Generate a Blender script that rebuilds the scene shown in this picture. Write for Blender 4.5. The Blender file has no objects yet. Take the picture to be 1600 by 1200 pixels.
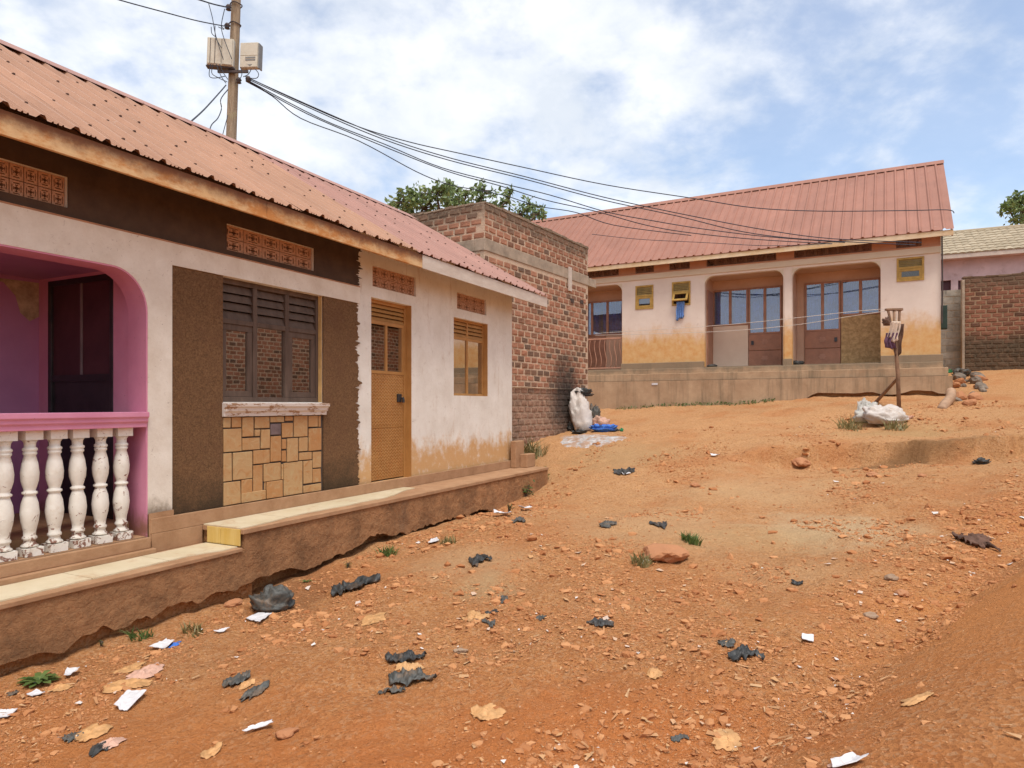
import bpy, math, random
import numpy as np
from mathutils import Vector, Matrix
R = math.radians
S = bpy.context.scene
C = S.collection
random.seed(7)
# ---------------------------------------------------------------- camera, sky, sun, exposure
F, HX, HY, ZC = 1060.0, 800.0, 632.0, 1.55          # photo focal length, centre column, horizon row, eye height
cd = bpy.data.cameras.new('camera'); cam = bpy.data.objects.new('camera', cd); C.objects.link(cam)
cam.location = (0, 0, ZC); cam.rotation_euler = (R(90), 0, 0)
cd.sensor_width = 36; cd.lens = 36 * F / 1600; cd.shift_y = (HY - 600) / 1600.0
cd.clip_start = .05; cd.clip_end = 3000
S.camera = cam
S.view_settings.view_transform = 'Standard'; S.view_settings.look = 'None'
S.view_settings.exposure = 1.12; S.view_settings.gamma = 1
S.cycles.max_bounces = 8
SUN_EL, SUN_AZ = R(64), R(166)        # azimuth clockwise from +Y: behind the camera, to the right
sd = bpy.data.lights.new('sun', 'SUN'); sun = bpy.data.objects.new('sun', sd); C.objects.link(sun)
sd.energy = 1.5; sd.angle = R(26); sd.color = (1, .95, .87)
dv = Vector((math.sin(SUN_AZ) * math.cos(SUN_EL), math.cos(SUN_AZ) * math.cos(SUN_EL), math.sin(SUN_EL)))
sun.rotation_euler = dv.to_track_quat('Z', 'Y').to_euler()
W = bpy.data.worlds.new('World'); S.world = W; W.use_nodes = True
def world():
    nt = W.node_tree; n = nt.nodes; l = nt.links
    n.clear()
    out = n.new('ShaderNodeOutputWorld'); bg = n.new('ShaderNodeBackground'); bg.inputs[1].default_value = .1
    sky = n.new('ShaderNodeTexSky'); sky.sky_type = 'NISHITA'; sky.sun_disc = False
    sky.sun_elevation = SUN_EL; sky.sun_rotation = SUN_AZ; sky.air_density = 1.0; sky.dust_density = 1.0; sky.ozone_density = 1.6
    tc = n.new('ShaderNodeTexCoord'); sep = n.new('ShaderNodeSeparateXYZ'); l.new(tc.outputs['Generated'], sep.inputs[0])
    def mth(op, a, b=None, c=None):
        m = n.new('ShaderNodeMath'); m.operation = op
        for i, v in enumerate((a, b, c)):
            if v is None: continue
            if isinstance(v, (int, float)): m.inputs[i].default_value = v
            else: l.new(v, m.inputs[i])
        return m.outputs[0]
    zz = mth('ADD', mth('ABSOLUTE', sep.outputs[2]), .38)
    cx = n.new('ShaderNodeCombineXYZ')
    l.new(mth('DIVIDE', sep.outputs[0], zz), cx.inputs[0]); l.new(mth('DIVIDE', sep.outputs[1], zz), cx.inputs[1])
    def noise(sc, det, off, dist=0.0, rough=.55):
        mp = n.new('ShaderNodeMapping'); mp.inputs['Location'].default_value = off; l.new(cx.outputs[0], mp.inputs[0])
        t = n.new('ShaderNodeTexNoise'); t.inputs['Scale'].default_value = sc; t.inputs['Detail'].default_value = det
        t.inputs['Roughness'].default_value = rough; t.inputs['Distortion'].default_value = dist
        l.new(mp.outputs[0], t.inputs[0]); return t.outputs[0]
    big = noise(.75, 2, (CLOUD_X, CLOUD_Y, .3)); small = noise(4.6, 10, (4.2, 1.3, 0), .15, .58); fine = noise(13, 6, (1.2, 3.3, 0), .1, .55)
    comb = mth('ADD', mth('ADD', mth('MULTIPLY', big, .42), mth('MULTIPLY', small, .42)), mth('MULTIPLY', fine, .16))
    rp = n.new('ShaderNodeValToRGB'); rp.color_ramp.interpolation = 'EASE'
    rp.color_ramp.elements[0].position = .39; rp.color_ramp.elements[0].color = (.22, .22, .22, 1)
    rp.color_ramp.elements[1].position = .575; rp.color_ramp.elements[1].color = (.94, .94, .94, 1)
    l.new(comb, rp.inputs[0])
    cl = n.new('ShaderNodeValToRGB')
    cl.color_ramp.elements[0].position = .36; cl.color_ramp.elements[0].color = (.72, .77, .84, 1)
    cl.color_ramp.elements[1].position = .62; cl.color_ramp.elements[1].color = (.97, .98, 1, 1)
    l.new(noise(4.3, 8, (1.1, 7.7, 2), .3), cl.inputs[0])
    sc = n.new('ShaderNodeVectorMath'); sc.operation = 'SCALE'; l.new(cl.outputs[0], sc.inputs[0]); sc.inputs['Scale'].default_value = 5.4
    tint = n.new('ShaderNodeMix'); tint.data_type = 'RGBA'; tint.blend_type = 'MULTIPLY'; tint.inputs[0].default_value = 1
    l.new(sky.outputs[0], tint.inputs[6]); tint.inputs[7].default_value = (1.0, 1.0, 1.0, 1)
    mx = n.new('ShaderNodeMix'); mx.data_type = 'RGBA'
    l.new(rp.outputs[0], mx.inputs[0]); l.new(tint.outputs[2], mx.inputs[6]); l.new(sc.outputs[0], mx.inputs[7])
    l.new(mx.outputs[2], bg.inputs[0]); l.new(bg.outputs[0], out.inputs[0])
CLOUD_X, CLOUD_Y = 3.0, 1.0
world()

# ---------------------------------------------------------------- small tools
def ray(px, py, Y):                       # photo pixel at a given depth -> point
    return Vector(((px - HX) / F * Y, Y, ZC - (py - HY) / F * Y))
class Frame:                              # a vertical plane frame: x along a facade, y into the building, z up
    def __init__(s, ox, oy, ang):
        s.o = (ox, oy); s.a = ang; s.dx = (math.cos(ang), math.sin(ang)); s.dy = (-math.sin(ang), math.cos(ang))
    def w(s, x, y, z=0):
        return Vector((s.o[0] + s.dx[0] * x + s.dy[0] * y, s.o[1] + s.dx[1] * x + s.dy[1] * y, z))
    def at(s, px, py, y=0.0):             # where the pixel's ray meets the plane at depth y of this frame
        r = (px - HX) / F
        bx, by = s.o[0] + s.dy[0] * y, s.o[1] + s.dy[1] * y
        x = (r * by - bx) / (s.dx[0] - r * s.dx[1])
        Y = by + s.dx[1] * x
        return x, ZC - (py - HY) / F * Y
    def x(s, px, y=0.0): return s.at(px, 0, y)[0]
    def z(s, px, py, y=0.0): return s.at(px, py, y)[1]
class MB:
    def __init__(s): s.v = []; s.f = []; s.smooth = False
    def box(s, x0, x1, y0, y1, z0, z1, j=0):
        b = len(s.v)
        for z in (z0, z1):
            for x, y in ((x0, y0), (x1, y0), (x1, y1), (x0, y1)):
                s.v.append((x + random.uniform(-j, j), y + random.uniform(-j, j), z + random.uniform(-j, j)))
        for q in ((3, 2, 1, 0), (4, 5, 6, 7), (0, 1, 5, 4), (1, 2, 6, 5), (2, 3, 7, 6), (3, 0, 4, 7)): s.f.append(tuple(b + i for i in q))
        return s
    def prism(s, poly, y0, y1, ax='y'):   # poly of (a,b) extruded; ax y: (x,z), ax z: (x,y), ax x: (y,z)
        area = sum(poly[i][0] * poly[(i + 1) % len(poly)][1] - poly[(i + 1) % len(poly)][0] * poly[i][1] for i in range(len(poly)))
        if area < 0: poly = poly[::-1]
        b = len(s.v); n = len(poly)
        mk = {'y': lambda a, c, d: (a, d, c), 'z': lambda a, c, d: (a, c, d), 'x': lambda a, c, d: (d, a, c)}[ax]
        for d in (y0, y1):
            for a, c in poly: s.v.append(mk(a, c, d))
        f0 = tuple(range(b, b + n)); f1 = tuple(range(b + 2 * n - 1, b + n - 1, -1))
        sides = [(b + (i + 1) % n, b + i, b + n + i, b + n + (i + 1) % n) for i in range(n)]
        fl = [f0, f1] + sides
        if ax != 'y': fl = [t[::-1] for t in fl]
        s.f += fl
        return s
    def tube(s, pts, rad, n=8, cap=True):
        P = [Vector(p) for p in pts]; b = len(s.v)
        rr = [float(q) for q in rad] if isinstance(rad, (list, tuple)) else [float(rad)] * len(P)
        for i, p in enumerate(P):
            t = (P[min(i + 1, len(P) - 1)] - P[max(i - 1, 0)]).normalized()
            u = t.cross(Vector((0, 0, 1)) if abs(t.z) < .95 else Vector((1, 0, 0))).normalized(); w = t.cross(u)
            for k in range(n):
                a = 2 * math.pi * k / n
                s.v.append(tuple(p + rr[i] * (math.cos(a) * u + math.sin(a) * w)))
        for i in range(len(P) - 1):
            for k in range(n):
                a = b + i * n + k; c = b + i * n + (k + 1) % n
                s.f.append((a, c, c + n, a + n))
        if cap:
            s.f.append(tuple(range(b + n - 1, b - 1, -1))); e = b + (len(P) - 1) * n; s.f.append(tuple(range(e, e + n)))
        return s
    def lathe(s, prof, n=18, c=(0, 0, 0)):
        b = len(s.v)
        for r, z in prof:
            for k in range(n):
                a = 2 * math.pi * k / n; s.v.append((c[0] + r * math.cos(a), c[1] + r * math.sin(a), c[2] + z))
        for i in range(len(prof) - 1):
            for k in range(n):
                a = b + i * n + k; d = b + i * n + (k + 1) % n
                s.f.append((a, d, d + n, a + n))
        s.f.append(tuple(range(b + n - 1, b - 1, -1))); e = b + (len(prof) - 1) * n; s.f.append(tuple(range(e, e + n)))
        return s
    def mesh(s, name='mesh', smooth=False):
        m = bpy.data.meshes.new(name); m.from_pydata([tuple(map(float, v)) for v in s.v], [], s.f); m.update()
        if smooth: m.polygons.foreach_set('use_smooth', [True] * len(m.polygons))
        return m
    def build(s, name, mat, parent=None, bevel=0, smooth=False, solid=0):
        return link(name, s.mesh(name, smooth), mat, parent, bevel, solid)
def link(name, me, mat, parent=None, bevel=0, solid=0):
    o = bpy.data.objects.new(name, me); C.objects.link(o)
    if mat is not None and not me.materials: me.materials.append(mat)
    if parent is not None: o.parent = parent
    if solid:
        md = o.modifiers.new('solid', 'SOLIDIFY'); md.thickness = solid
    if bevel:
        md = o.modifiers.new('bevel', 'BEVEL'); md.width = bevel; md.segments = 2; md.limit_method = 'ANGLE'
    return o
def thing(name, label, cat, loc=(0, 0, 0), rz=0, group=None):
    o = bpy.data.objects.new(name, None); C.objects.link(o); o.empty_display_size = .2
    o.location = loc; o.rotation_euler = (0, 0, rz)
    return tag(o, label, cat, group)
def tag(o, label, cat, group=None, kind=None):
    if label: o['label'] = label
    if cat: o['category'] = cat
    if group: o['group'] = group
    if kind: o['kind'] = kind
    return o
def holes_wall(x0, x1, z0, z1, y0, y1, holes, m=None):
    m = m or MB()
    xs = sorted({x0, x1, *[min(max(h[i], x0), x1) for h in holes for i in (0, 1)]})
    zs = sorted({z0, z1, *[min(max(h[i], z0), z1) for h in holes for i in (2, 3)]})
    nx, nz = len(xs) - 1, len(zs) - 1
    def solid(i, k):
        if i < 0 or k < 0 or i >= nx or k >= nz: return False
        cx, cz = (xs[i] + xs[i + 1]) / 2, (zs[k] + zs[k + 1]) / 2
        return not any(h[0] < cx < h[1] and h[2] < cz < h[3] for h in holes)
    idx = {}
    def V(i, k, y):
        key = (i, k, y)
        if key not in idx: idx[key] = len(m.v); m.v.append((xs[i], y, zs[k]))
        return idx[key]
    for i in range(nx):
        for k in range(nz):
            if not solid(i, k): continue
            m.f.append((V(i, k, y0), V(i + 1, k, y0), V(i + 1, k + 1, y0), V(i, k + 1, y0)))
            m.f.append((V(i, k + 1, y1), V(i + 1, k + 1, y1), V(i + 1, k, y1), V(i, k, y1)))
            if not solid(i - 1, k): m.f.append((V(i, k, y1), V(i, k, y0), V(i, k + 1, y0), V(i, k + 1, y1)))
            if not solid(i + 1, k): m.f.append((V(i + 1, k, y0), V(i + 1, k, y1), V(i + 1, k + 1, y1), V(i + 1, k + 1, y0)))
            if not solid(i, k - 1): m.f.append((V(i, k, y1), V(i + 1, k, y1), V(i + 1, k, y0), V(i, k, y0)))
            if not solid(i, k + 1): m.f.append((V(i, k + 1, y0), V(i + 1, k + 1, y0), V(i + 1, k + 1, y1), V(i, k + 1, y1)))
    return m
# value noise for geometry
_rs = np.random.RandomState(11); _T = _rs.rand(512, 512)
def vnoise(x, y):
    x = np.asarray(x, float); y = np.asarray(y, float)
    xi = np.floor(x).astype(int); yi = np.floor(y).astype(int); u = x - xi; v = y - yi
    u = u * u * (3 - 2 * u); v = v * v * (3 - 2 * v)
    g = lambda a, b: _T[a % 512, b % 512]
    return (g(xi, yi) * (1 - u) + g(xi + 1, yi) * u) * (1 - v) + (g(xi, yi + 1) * (1 - u) + g(xi + 1, yi + 1) * u) * v - .5
def sstep(a, b, x):
    t = np.clip((np.asarray(x, float) - a) / (b - a), 0, 1); return t * t * (3 - 2 * t)

# ---------------------------------------------------------------- materials
class NT:
    def __init__(s, name):
        s.m = bpy.data.materials.new(name); s.m.use_nodes = True
        s.n = s.m.node_tree.nodes; s.l = s.m.node_tree.links
        s.b = s.n['Principled BSDF']; s.out = s.n['Material Output']
        s._obj = None; s._pos = None
    def set(s, sock, v):
        if isinstance(v, bpy.types.NodeSocket): s.l.new(v, sock)
        elif isinstance(v, (tuple, list)) and len(v) == 3 and sock.type == 'RGBA': sock.default_value = (*v, 1)
        else: sock.default_value = v
    def obj(s):
        if not s._obj: s._obj = s.n.new('ShaderNodeTexCoord').outputs['Object']
        return s._obj
    def pos(s):
        if not s._pos: s._pos = s.n.new('ShaderNodeNewGeometry').outputs['Position']
        return s._pos
    def noise(s, scale, det=5, rough=.6, vec=None, dist=0, stretch=None, off=None):
        v = vec or s.obj()
        if stretch or off:
            mp = s.n.new('ShaderNodeMapping'); mp.inputs['Scale'].default_value = stretch or (1, 1, 1)
            mp.inputs['Location'].default_value = off or (0, 0, 0); s.l.new(v, mp.inputs[0]); v = mp.outputs[0]
        t = s.n.new('ShaderNodeTexNoise'); s.l.new(v, t.inputs[0])
        t.inputs['Scale'].default_value = scale; t.inputs['Detail'].default_value = det; t.inputs['Roughness'].default_value = rough; t.inputs['Distortion'].default_value = dist
        return t.outputs[0]
    def vor(s, scale, vec=None, feature='F1', out=0, stretch=None):
        v = vec or s.obj()
        if stretch:
            mp = s.n.new('ShaderNodeMapping'); mp.inputs['Scale'].default_value = stretch; s.l.new(v, mp.inputs[0]); v = mp.outputs[0]
        t = s.n.new('ShaderNodeTexVoronoi'); t.feature = feature; s.l.new(v, t.inputs[0]); t.inputs['Scale'].default_value = scale
        return t.outputs[out]
    def math(s, op, a, b=None, c=None):
        m = s.n.new('ShaderNodeMath'); m.operation = op
        for i, v in enumerate((a, b, c)):
            if v is not None: s.set(m.inputs[i], v)
        return m.outputs[0]
    def ramp(s, fac, lo, hi, c0=None, c1=None):
        if c0 is None:
            m = s.n.new('ShaderNodeMapRange'); m.interpolation_type = 'SMOOTHSTEP'; s.set(m.inputs[0], fac)
            a, b = (lo, hi)
            if lo > hi: m.inputs[1].default_value = hi; m.inputs[2].default_value = lo; m.inputs[3].default_value = 1; m.inputs[4].default_value = 0
            else: m.inputs[1].default_value = lo; m.inputs[2].default_value = hi
            return m.outputs[0]
        r = s.n.new('ShaderNodeValToRGB'); s.set(r.inputs[0], fac)
        r.color_ramp.elements[0].position = lo; r.color_ramp.elements[1].position = hi
        r.color_ramp.elements[0].color = (*c0, 1); r.color_ramp.elements[1].color = (*c1, 1); return r.outputs[0]
    def mix(s, fac, a, b, mode='MIX'):
        m = s.n.new('ShaderNodeMix'); m.data_type = 'RGBA'; m.blend_type = mode
        s.set(m.inputs[0], fac); s.set(m.inputs[6], a); s.set(m.inputs[7], b); return m.outputs[2]
    def axis(s, v, i):
        sp = s.n.new('ShaderNodeSeparateXYZ'); s.l.new(v, sp.inputs[0]); return sp.outputs[i]
    def bump(s, h, st=.3, dist=.02, prev=None):
        b = s.n.new('ShaderNodeBump'); b.inputs['Strength'].default_value = st; b.inputs['Distance'].default_value = dist
        s.set(b.inputs['Height'], h)
        if prev is not None: s.l.new(prev, b.inputs['Normal'])
        return b.outputs[0]
    def rnd(s): return s.n.new('ShaderNodeObjectInfo').outputs['Random']
    def done(s, col, rough=.85, nrm=None, metal=0, spec=.3):
        s.set(s.b.inputs['Base Color'], col); s.set(s.b.inputs['Roughness'], rough); s.b.inputs['Metallic'].default_value = metal
        s.b.inputs['Specular IOR Level'].default_value = spec
        if nrm is not None: s.l.new(nrm, s.b.inputs['Normal'])
        return s.m
def plain(name, c, var=.15, scale=6, rough=.8, bump=.15, bscale=60, metal=0, spec=.3, dirt=None, dscale=2.5, dlo=.52, dhi=.72, world=False, rndv=0, bdist=.01):
    t = NT(name); v = t.pos() if world else t.obj()
    d = tuple(x * (1 - var) for x in c); u = tuple(min(1, x * (1 + var)) for x in c)
    col = t.ramp(t.noise(scale, 6, .65, v), .35, .65, d, u)
    if dirt: col = t.mix(t.math('MULTIPLY', t.ramp(t.noise(dscale, 8, .7, v, .3), dlo, dhi), .8), col, dirt)
    if rndv:
        hs = t.n.new('ShaderNodeHueSaturation'); t.l.new(col, hs.inputs['Color'])
        t.set(hs.inputs['Value'], t.math('MULTIPLY_ADD', t.rnd(), 2 * rndv, 1 - rndv)); col = hs.outputs[0]
    nr = t.bump(t.noise(bscale, 4, .6, v), bump, bdist) if bump else None
    return t.done(col, rough, nr, metal, spec)
def splash(t, col, zlo, zhi, dirt, amp=.35, scale=3.0, noise_stretch=(1, 1, .35), k=.9):
    scale *= 1.6
    # red soil splashed up a wall by rain: ragged upper edge
    z = t.axis(t.obj(), 2)
    zz = t.math('ADD', z, t.math('MULTIPLY', t.math('SUBTRACT', t.noise(scale, 8, .7, stretch=noise_stretch), .5), amp * 2))
    f = t.math('MULTIPLY', t.ramp(zz, zhi, zlo), k)
    f = t.math('MULTIPLY', f, t.ramp(t.noise(9, 6, .7), .15, .5))
    return t.mix(f, col, dirt)
M = {}
def mk_materials():
    # plastered walls of the near house
    t = NT('whitewashed_plaster')
    col = t.ramp(t.noise(2.2, 8, .65), .3, .7, (.66, .60, .52), (.82, .78, .71))
    col = t.mix(t.math('MULTIPLY', t.ramp(t.noise(5, 8, .75, stretch=(1, 1, .25), dist=.6), .56, .70), .55), col, (.52, .36, .24))
    col = splash(t, col, .80, 1.12, (.56, .30, .10), .55, 2.6, (1, 1, .75), .9)
    col = t.mix(t.math('MULTIPLY', t.ramp(t.noise(11, 8, .8, dist=.4), .54, .68), .4), col, (.44, .34, .26))
    col = t.mix(t.math('MULTIPLY', t.ramp(t.noise(4.5, 9, .75, stretch=(2.2, 1, .12), off=(7, 0, 0)), .58, .70), .4), col, (.40, .29, .20))
    col = t.mix(t.math('MULTIPLY', t.ramp(t.noise(24, 3, .5), .73, .76), .8), col, (.16, .11, .08))
    M['white'] = t.done(col, .9, t.bump(t.noise(26, 7, .7), .35, .012))
    t = NT('cream_lintel_paint')
    col = t.ramp(t.noise(3.4, 8, .7), .3, .7, (.62, .53, .43), (.80, .735, .64))
    col = t.mix(t.math('MULTIPLY', t.ramp(t.noise(18, 6, .7, dist=1.5), .62, .68), .6), col, (.30, .20, .15))
    col = splash(t, col, .60, .78, (.20, .15, .10), .22, 3.5)
    M['band'] = t.done(col, .85, t.bump(t.noise(38, 6, .7), .3, .01))
    t = NT('brown_rough_stucco')
    col = t.ramp(t.noise(70, 4, .6), .3, .75, (.11, .056, .025), (.27, .142, .064))
    col = t.mix(t.math('MULTIPLY', t.ramp(t.noise(2.5, 5, .6), .45, .7), .45), col, (.15, .07, .035))
    z = t.axis(t.obj(), 2)
    f = t.math('MULTIPLY', t.ramp(t.math('ADD', z, t.math('MULTIPLY', t.noise(3, 6, .7), .9)), 1.45, .95), .75)
    col = t.mix(f, col, (.035, .026, .014))
    M['stucco'] = t.done(col, .95, t.bump(t.noise(85, 5, .7), .9, .02))
    t = NT('dark_brown_paint')
    col = t.ramp(t.noise(6, 6, .6), .3, .7, (.060, .034, .022), (.095, .055, .034))
    M['darkbrown'] = t.done(col, .8, t.bump(t.noise(50, 4, .6), .25, .01))
    t = NT('pink_paint')
    col = t.ramp(t.noise(2.2, 6, .6), .3, .7, (.56, .205, .31), (.66, .28, .39))
    col = splash(t, col, .50, .70, (.26, .12, .07), .2, 3.5)
    col = t.mix(t.math('MULTIPLY', t.ramp(t.noise(30, 6, .7), .66, .70), .6), col, (.20, .08, .08))
    M['pink'] = t.done(col, .55, t.bump(t.noise(30, 5, .6), .2, .008))
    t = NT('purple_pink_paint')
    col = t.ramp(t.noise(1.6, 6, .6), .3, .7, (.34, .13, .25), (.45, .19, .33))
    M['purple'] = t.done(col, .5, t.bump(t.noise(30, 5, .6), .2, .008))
    M['peel'] = plain('bare_plaster_patch', (.40, .30, .19), .3, 12, .95, .4, 40)
    t = NT('chipped_white_paint')
    col = t.ramp(t.noise(7, 6, .6), .3, .7, (.66, .60, .51), (.80, .76, .68))
    z = t.axis(t.obj(), 2)
    chip = t.noise(16, 8, .7, t.pos(), .8)
    edge = t.ramp(z, .35, .04)
    col = t.mix(t.ramp(t.math('MULTIPLY_ADD', edge, .09, chip), .62, .645), col, (.24, .12, .085))
    col = t.mix(t.math('MULTIPLY', t.ramp(t.noise(9, 7, .7, t.pos(), off=(5, 2, 1)), .55, .75), .4), col, (.50, .38, .24))
    M['baluster'] = t.done(col, .6, t.bump(chip, .5, .012))
    t = NT('chipped_sill_paint')
    col = t.mix(t.ramp(t.noise(13, 8, .75, stretch=(.5, 1, 1.6)), .52, .56), (.66, .58, .52), (.36, .21, .12))
    M['sill'] = t.done(col, .8, t.bump(t.noise(25, 7, .7), .5, .012))
    # stone cladding
    t = NT('ochre_stone')
    r = t.rnd()
    col = t.ramp(t.math('FRACT', t.math('MULTIPLY', r, 7.3)), 0, 1, (.43, .21, .08), (.47, .29, .135))
    n1 = t.noise(9, 8, .7, t.pos(), 1.2)
    col = t.mix(t.ramp(n1, .5, .72), col, (.42, .185, .06)); col = t.mix(t.math('MULTIPLY', t.ramp(n1, .5, .3), .5), col, (.50, .38, .2))
    M['stone'] = t.done(col, .75, t.bump(n1, .5, .02))
    M['stone_grey'] = plain('grey_stone', (.17, .12, .115), .3, 9, .8, .4, 14)
    M['grout'] = plain('dark_joint', (.075, .055, .045), .2, 20, .95, .3, 60)
    # ledge
    t = NT('earth_stained_cement')
    col = t.ramp(t.noise(3.2, 8, .75), .34, .66, (.20, .10, .046), (.47, .235, .105))
    col = t.mix(t.math('MULTIPLY', t.ramp(t.noise(1.6, 6, .7, stretch=(1, 1, .15)), .55, .75), .65), col, (.13, .085, .055))
    wv = t.n.new('ShaderNodeVectorMath'); wv.operation = 'ADD'; t.l.new(t.obj(), wv.inputs[0])
    nc = t.n.new('ShaderNodeTexNoise'); nc.inputs['Scale'].default_value = 2.6; nc.inputs['Detail'].default_value = 3; t.l.new(t.obj(), nc.inputs[0])
    sc2 = t.n.new('ShaderNodeVectorMath'); sc2.operation = 'SCALE'; sc2.inputs['Scale'].default_value = .34; t.l.new(nc.outputs['Color'], sc2.inputs[0]); t.l.new(sc2.outputs[0], wv.inputs[1])
    crack = t.vor(3.0, wv.outputs[0], 'DISTANCE_TO_EDGE', 0, (1, .4, 1.2))
    col = t.mix(t.math('MULTIPLY', t.ramp(crack, .02, .006), .16), col, (.13, .07, .04))
    nb = t.bump(t.ramp(crack, .0, .035), .14, .02); nb = t.bump(t.noise(6, 8, .7), .8, .08, nb)
    M['ledge'] = t.done(col, .95, t.bump(t.noise(16, 8, .75), .6, .025, nb))
    t = NT('worn_cement_top')
    col = t.ramp(t.noise(4, 8, .7), .3, .72, (.31, .165, .082), (.46, .27, .15))
    M['ledgetop'] = t.done(col, .9, t.bump(t.noise(22, 8, .75), .4, .015))
    t = NT('cream_floor_tile')
    col = t.ramp(t.noise(3, 7, .7, t.pos()), .3, .7, (.56, .47, .30), (.68, .59, .42))
    col = t.mix(t.math('MULTIPLY', t.ramp(t.noise(4, 8, .75, t.pos(), .5), .50, .72), .75), col, (.46, .28, .14))
    M['tile'] = t.done(col, .45, t.bump(t.noise(30, 4, .6, t.pos()), .1, .004), spec=.4)
    t = NT('yellow_riser_tile')
    col = t.ramp(t.noise(2, 5, .6, stretch=(1, 8, 1)), .35, .65, (.60, .40, .10), (.68, .50, .19))
    M['tileyellow'] = t.done(col, .4)
    # metalwork and wood
    t = NT('weathered_brown_timber')
    col = t.ramp(t.noise(14, 6, .65, stretch=(1, 1, .2)), .3, .7, (.075, .047, .034), (.14, .093, .068))
    M['timber'] = t.done(col, .75, t.bump(t.noise(30, 5, .6, stretch=(1, 1, .15)), .3, .006))
    t = NT('ochre_painted_steel')
    col = t.ramp(t.noise(4, 7, .65), .3, .7, (.36, .165, .045), (.48, .24, .075))
    col = t.mix(t.math('MULTIPLY', t.ramp(t.noise(7, 7, .7, stretch=(1, 1, .4)), .55, .75), .5), col, (.25, .10, .03))
    M['ochre'] = t.done(col, .5, t.bump(t.noise(40, 4, .6), .1, .004), 0, .4)
    t = NT('embossed_ochre_steel')
    col = t.ramp(t.noise(3, 8, .7), .3, .7, (.33, .145, .038), (.47, .23, .07))
    col = t.mix(t.math('MULTIPLY', t.ramp(t.noise(5, 8, .7), .5, .72), .6), col, (.42, .155, .04))
    x, z = t.axis(t.obj(), 0), t.axis(t.obj(), 2)
    zig = t.math('PINGPONG', t.math('MULTIPLY', x, 1.0), .03)
    wv = t.math('SINE', t.math('MULTIPLY', t.math('ADD', z, zig), 2 * math.pi / .042))
    M['embossed'] = t.done(t.mix(t.math('MULTIPLY', t.ramp(wv, -.2, -.9), .10), col, (.22, .09, .025)), .5, t.bump(wv, .45, .008), 0, .4)
    M['blackmetal'] = plain('black_steel', (.022, .016, .018), .4, 5, .45, .1, 20, 0, .5, (.06, .035, .03))
    M['lock'] = plain('dark_lock_metal', (.05, .05, .055), .2, 10, .4, .1, 40, .6, .5)
    def glass(name, tint, gl, tr=True):
        t = NT(name); t.n.remove(t.b)
        g = t.n.new('ShaderNodeBsdfGlossy'); g.inputs['Roughness'].default_value = .015; g.inputs['Color'].default_value = (1, .97, .93, 1)
        wob = t.bump(t.noise(1.6, 2, .5, t.pos()), .012, .05); t.l.new(wob, g.inputs['Normal'])
        b = t.n.new('ShaderNodeBsdfTransparent'); b.inputs['Color'].default_value = (*tint, 1)
        d = t.n.new('ShaderNodeBsdfDiffuse'); t.set(d.inputs['Color'], t.ramp(t.noise(5, 7, .7, t.pos()), .4, .8, (.05, .04, .03), (.25, .19, .13)))
        m0 = t.n.new('ShaderNodeMixShader'); m0.inputs[0].default_value = .08; t.l.new(b.outputs[0], m0.inputs[1]); t.l.new(d.outputs[0], m0.inputs[2])
        lw = t.n.new('ShaderNodeFresnel'); lw.inputs[0].default_value = 1.6
        fac = t.math('ADD', t.math('MULTIPLY', lw.outputs[0], .8), gl)
        m = t.n.new('ShaderNodeMixShader'); t.l.new(fac, m.inputs[0])
        t.l.new(m0.outputs[0], m.inputs[1]); t.l.new(g.outputs[0], m.inputs[2]); t.l.new(m.outputs[0], t.out.inputs[0])
        return t.m
    M['glassA'] = glass('dusty_brown_glass', (.30, .25, .18), .50)
    M['glassB'] = glass('blue_tinted_glass', (.50, .66, .92), .10)
    M['glassY'] = glass('frosted_small_pane', (.5, .5, .5), .04)
    M['curtain'] = plain('blue_grey_curtain', (.25, .37, .62), .45, 5, .9, 0)
    # roofs
    def roofmat(name, c, stain, seam):
        t = NT(name); v = t.pos()
        hs = t.n.new('ShaderNodeHueSaturation')
        col = t.ramp(t.noise(1.1, 7, .65, v), .3, .7, tuple(x * .86 for x in c), tuple(x * 1.1 for x in c))
        col = t.mix(t.math('MULTIPLY', t.ramp(t.noise(3.5, 8, .75, v, .4), .52, .74), .45), col, stain)
        col = t.mix(t.math('MULTIPLY', t.ramp(t.noise(5, 7, .75, stretch=(3.5, .22, 1)), .5, .72), .5), col, tuple(x * .72 for x in stain))
        col = t.mix(t.math('MULTIPLY', t.ramp(t.noise(6, 6, .7, v, .5, None, (5, 1, 3)), .62, .72), .35), col, (.50, .38, .30))
        t.l.new(col, hs.inputs['Color']); t.set(hs.inputs['Value'], t.math('MULTIPLY_ADD', t.rnd(), seam, 1 - seam / 2))
        return t.done(hs.outputs[0], .62, t.bump(t.noise(2, 3, .5, v), .12, .03), 0, .35)
    M['roof_old'] = roofmat('faded_orange_roof_sheet', (.40, .218, .135), (.33, .165, .10), .08)
    M['roof_new'] = roofmat('dusty_pink_roof_sheet', (.38, .20, .155), (.30, .14, .105), .08)
    M['roof_b'] = roofmat('terracotta_roof_sheet', (.33, .150, .102), (.275, .12, .082), .06)
    M['screw'] = plain('dark_screw', (.09, .045, .03), .2, 9, .6, 0)
    t = NT('stained_fascia')
    col = t.ramp(t.noise(3, 8, .7), .3, .7, (.60, .36, .16), (.66, .46, .25))
    col = t.mix(t.ramp(t.noise(2.4, 8, .75, stretch=(1, 1, 2.2)), .42, .60), col, (.50, .21, .06))
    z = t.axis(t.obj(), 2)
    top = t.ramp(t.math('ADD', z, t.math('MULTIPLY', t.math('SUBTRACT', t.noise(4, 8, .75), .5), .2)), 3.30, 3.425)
    col = t.mix(t.math('MULTIPLY', top, .92), col, (.135, .05, .025))
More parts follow.
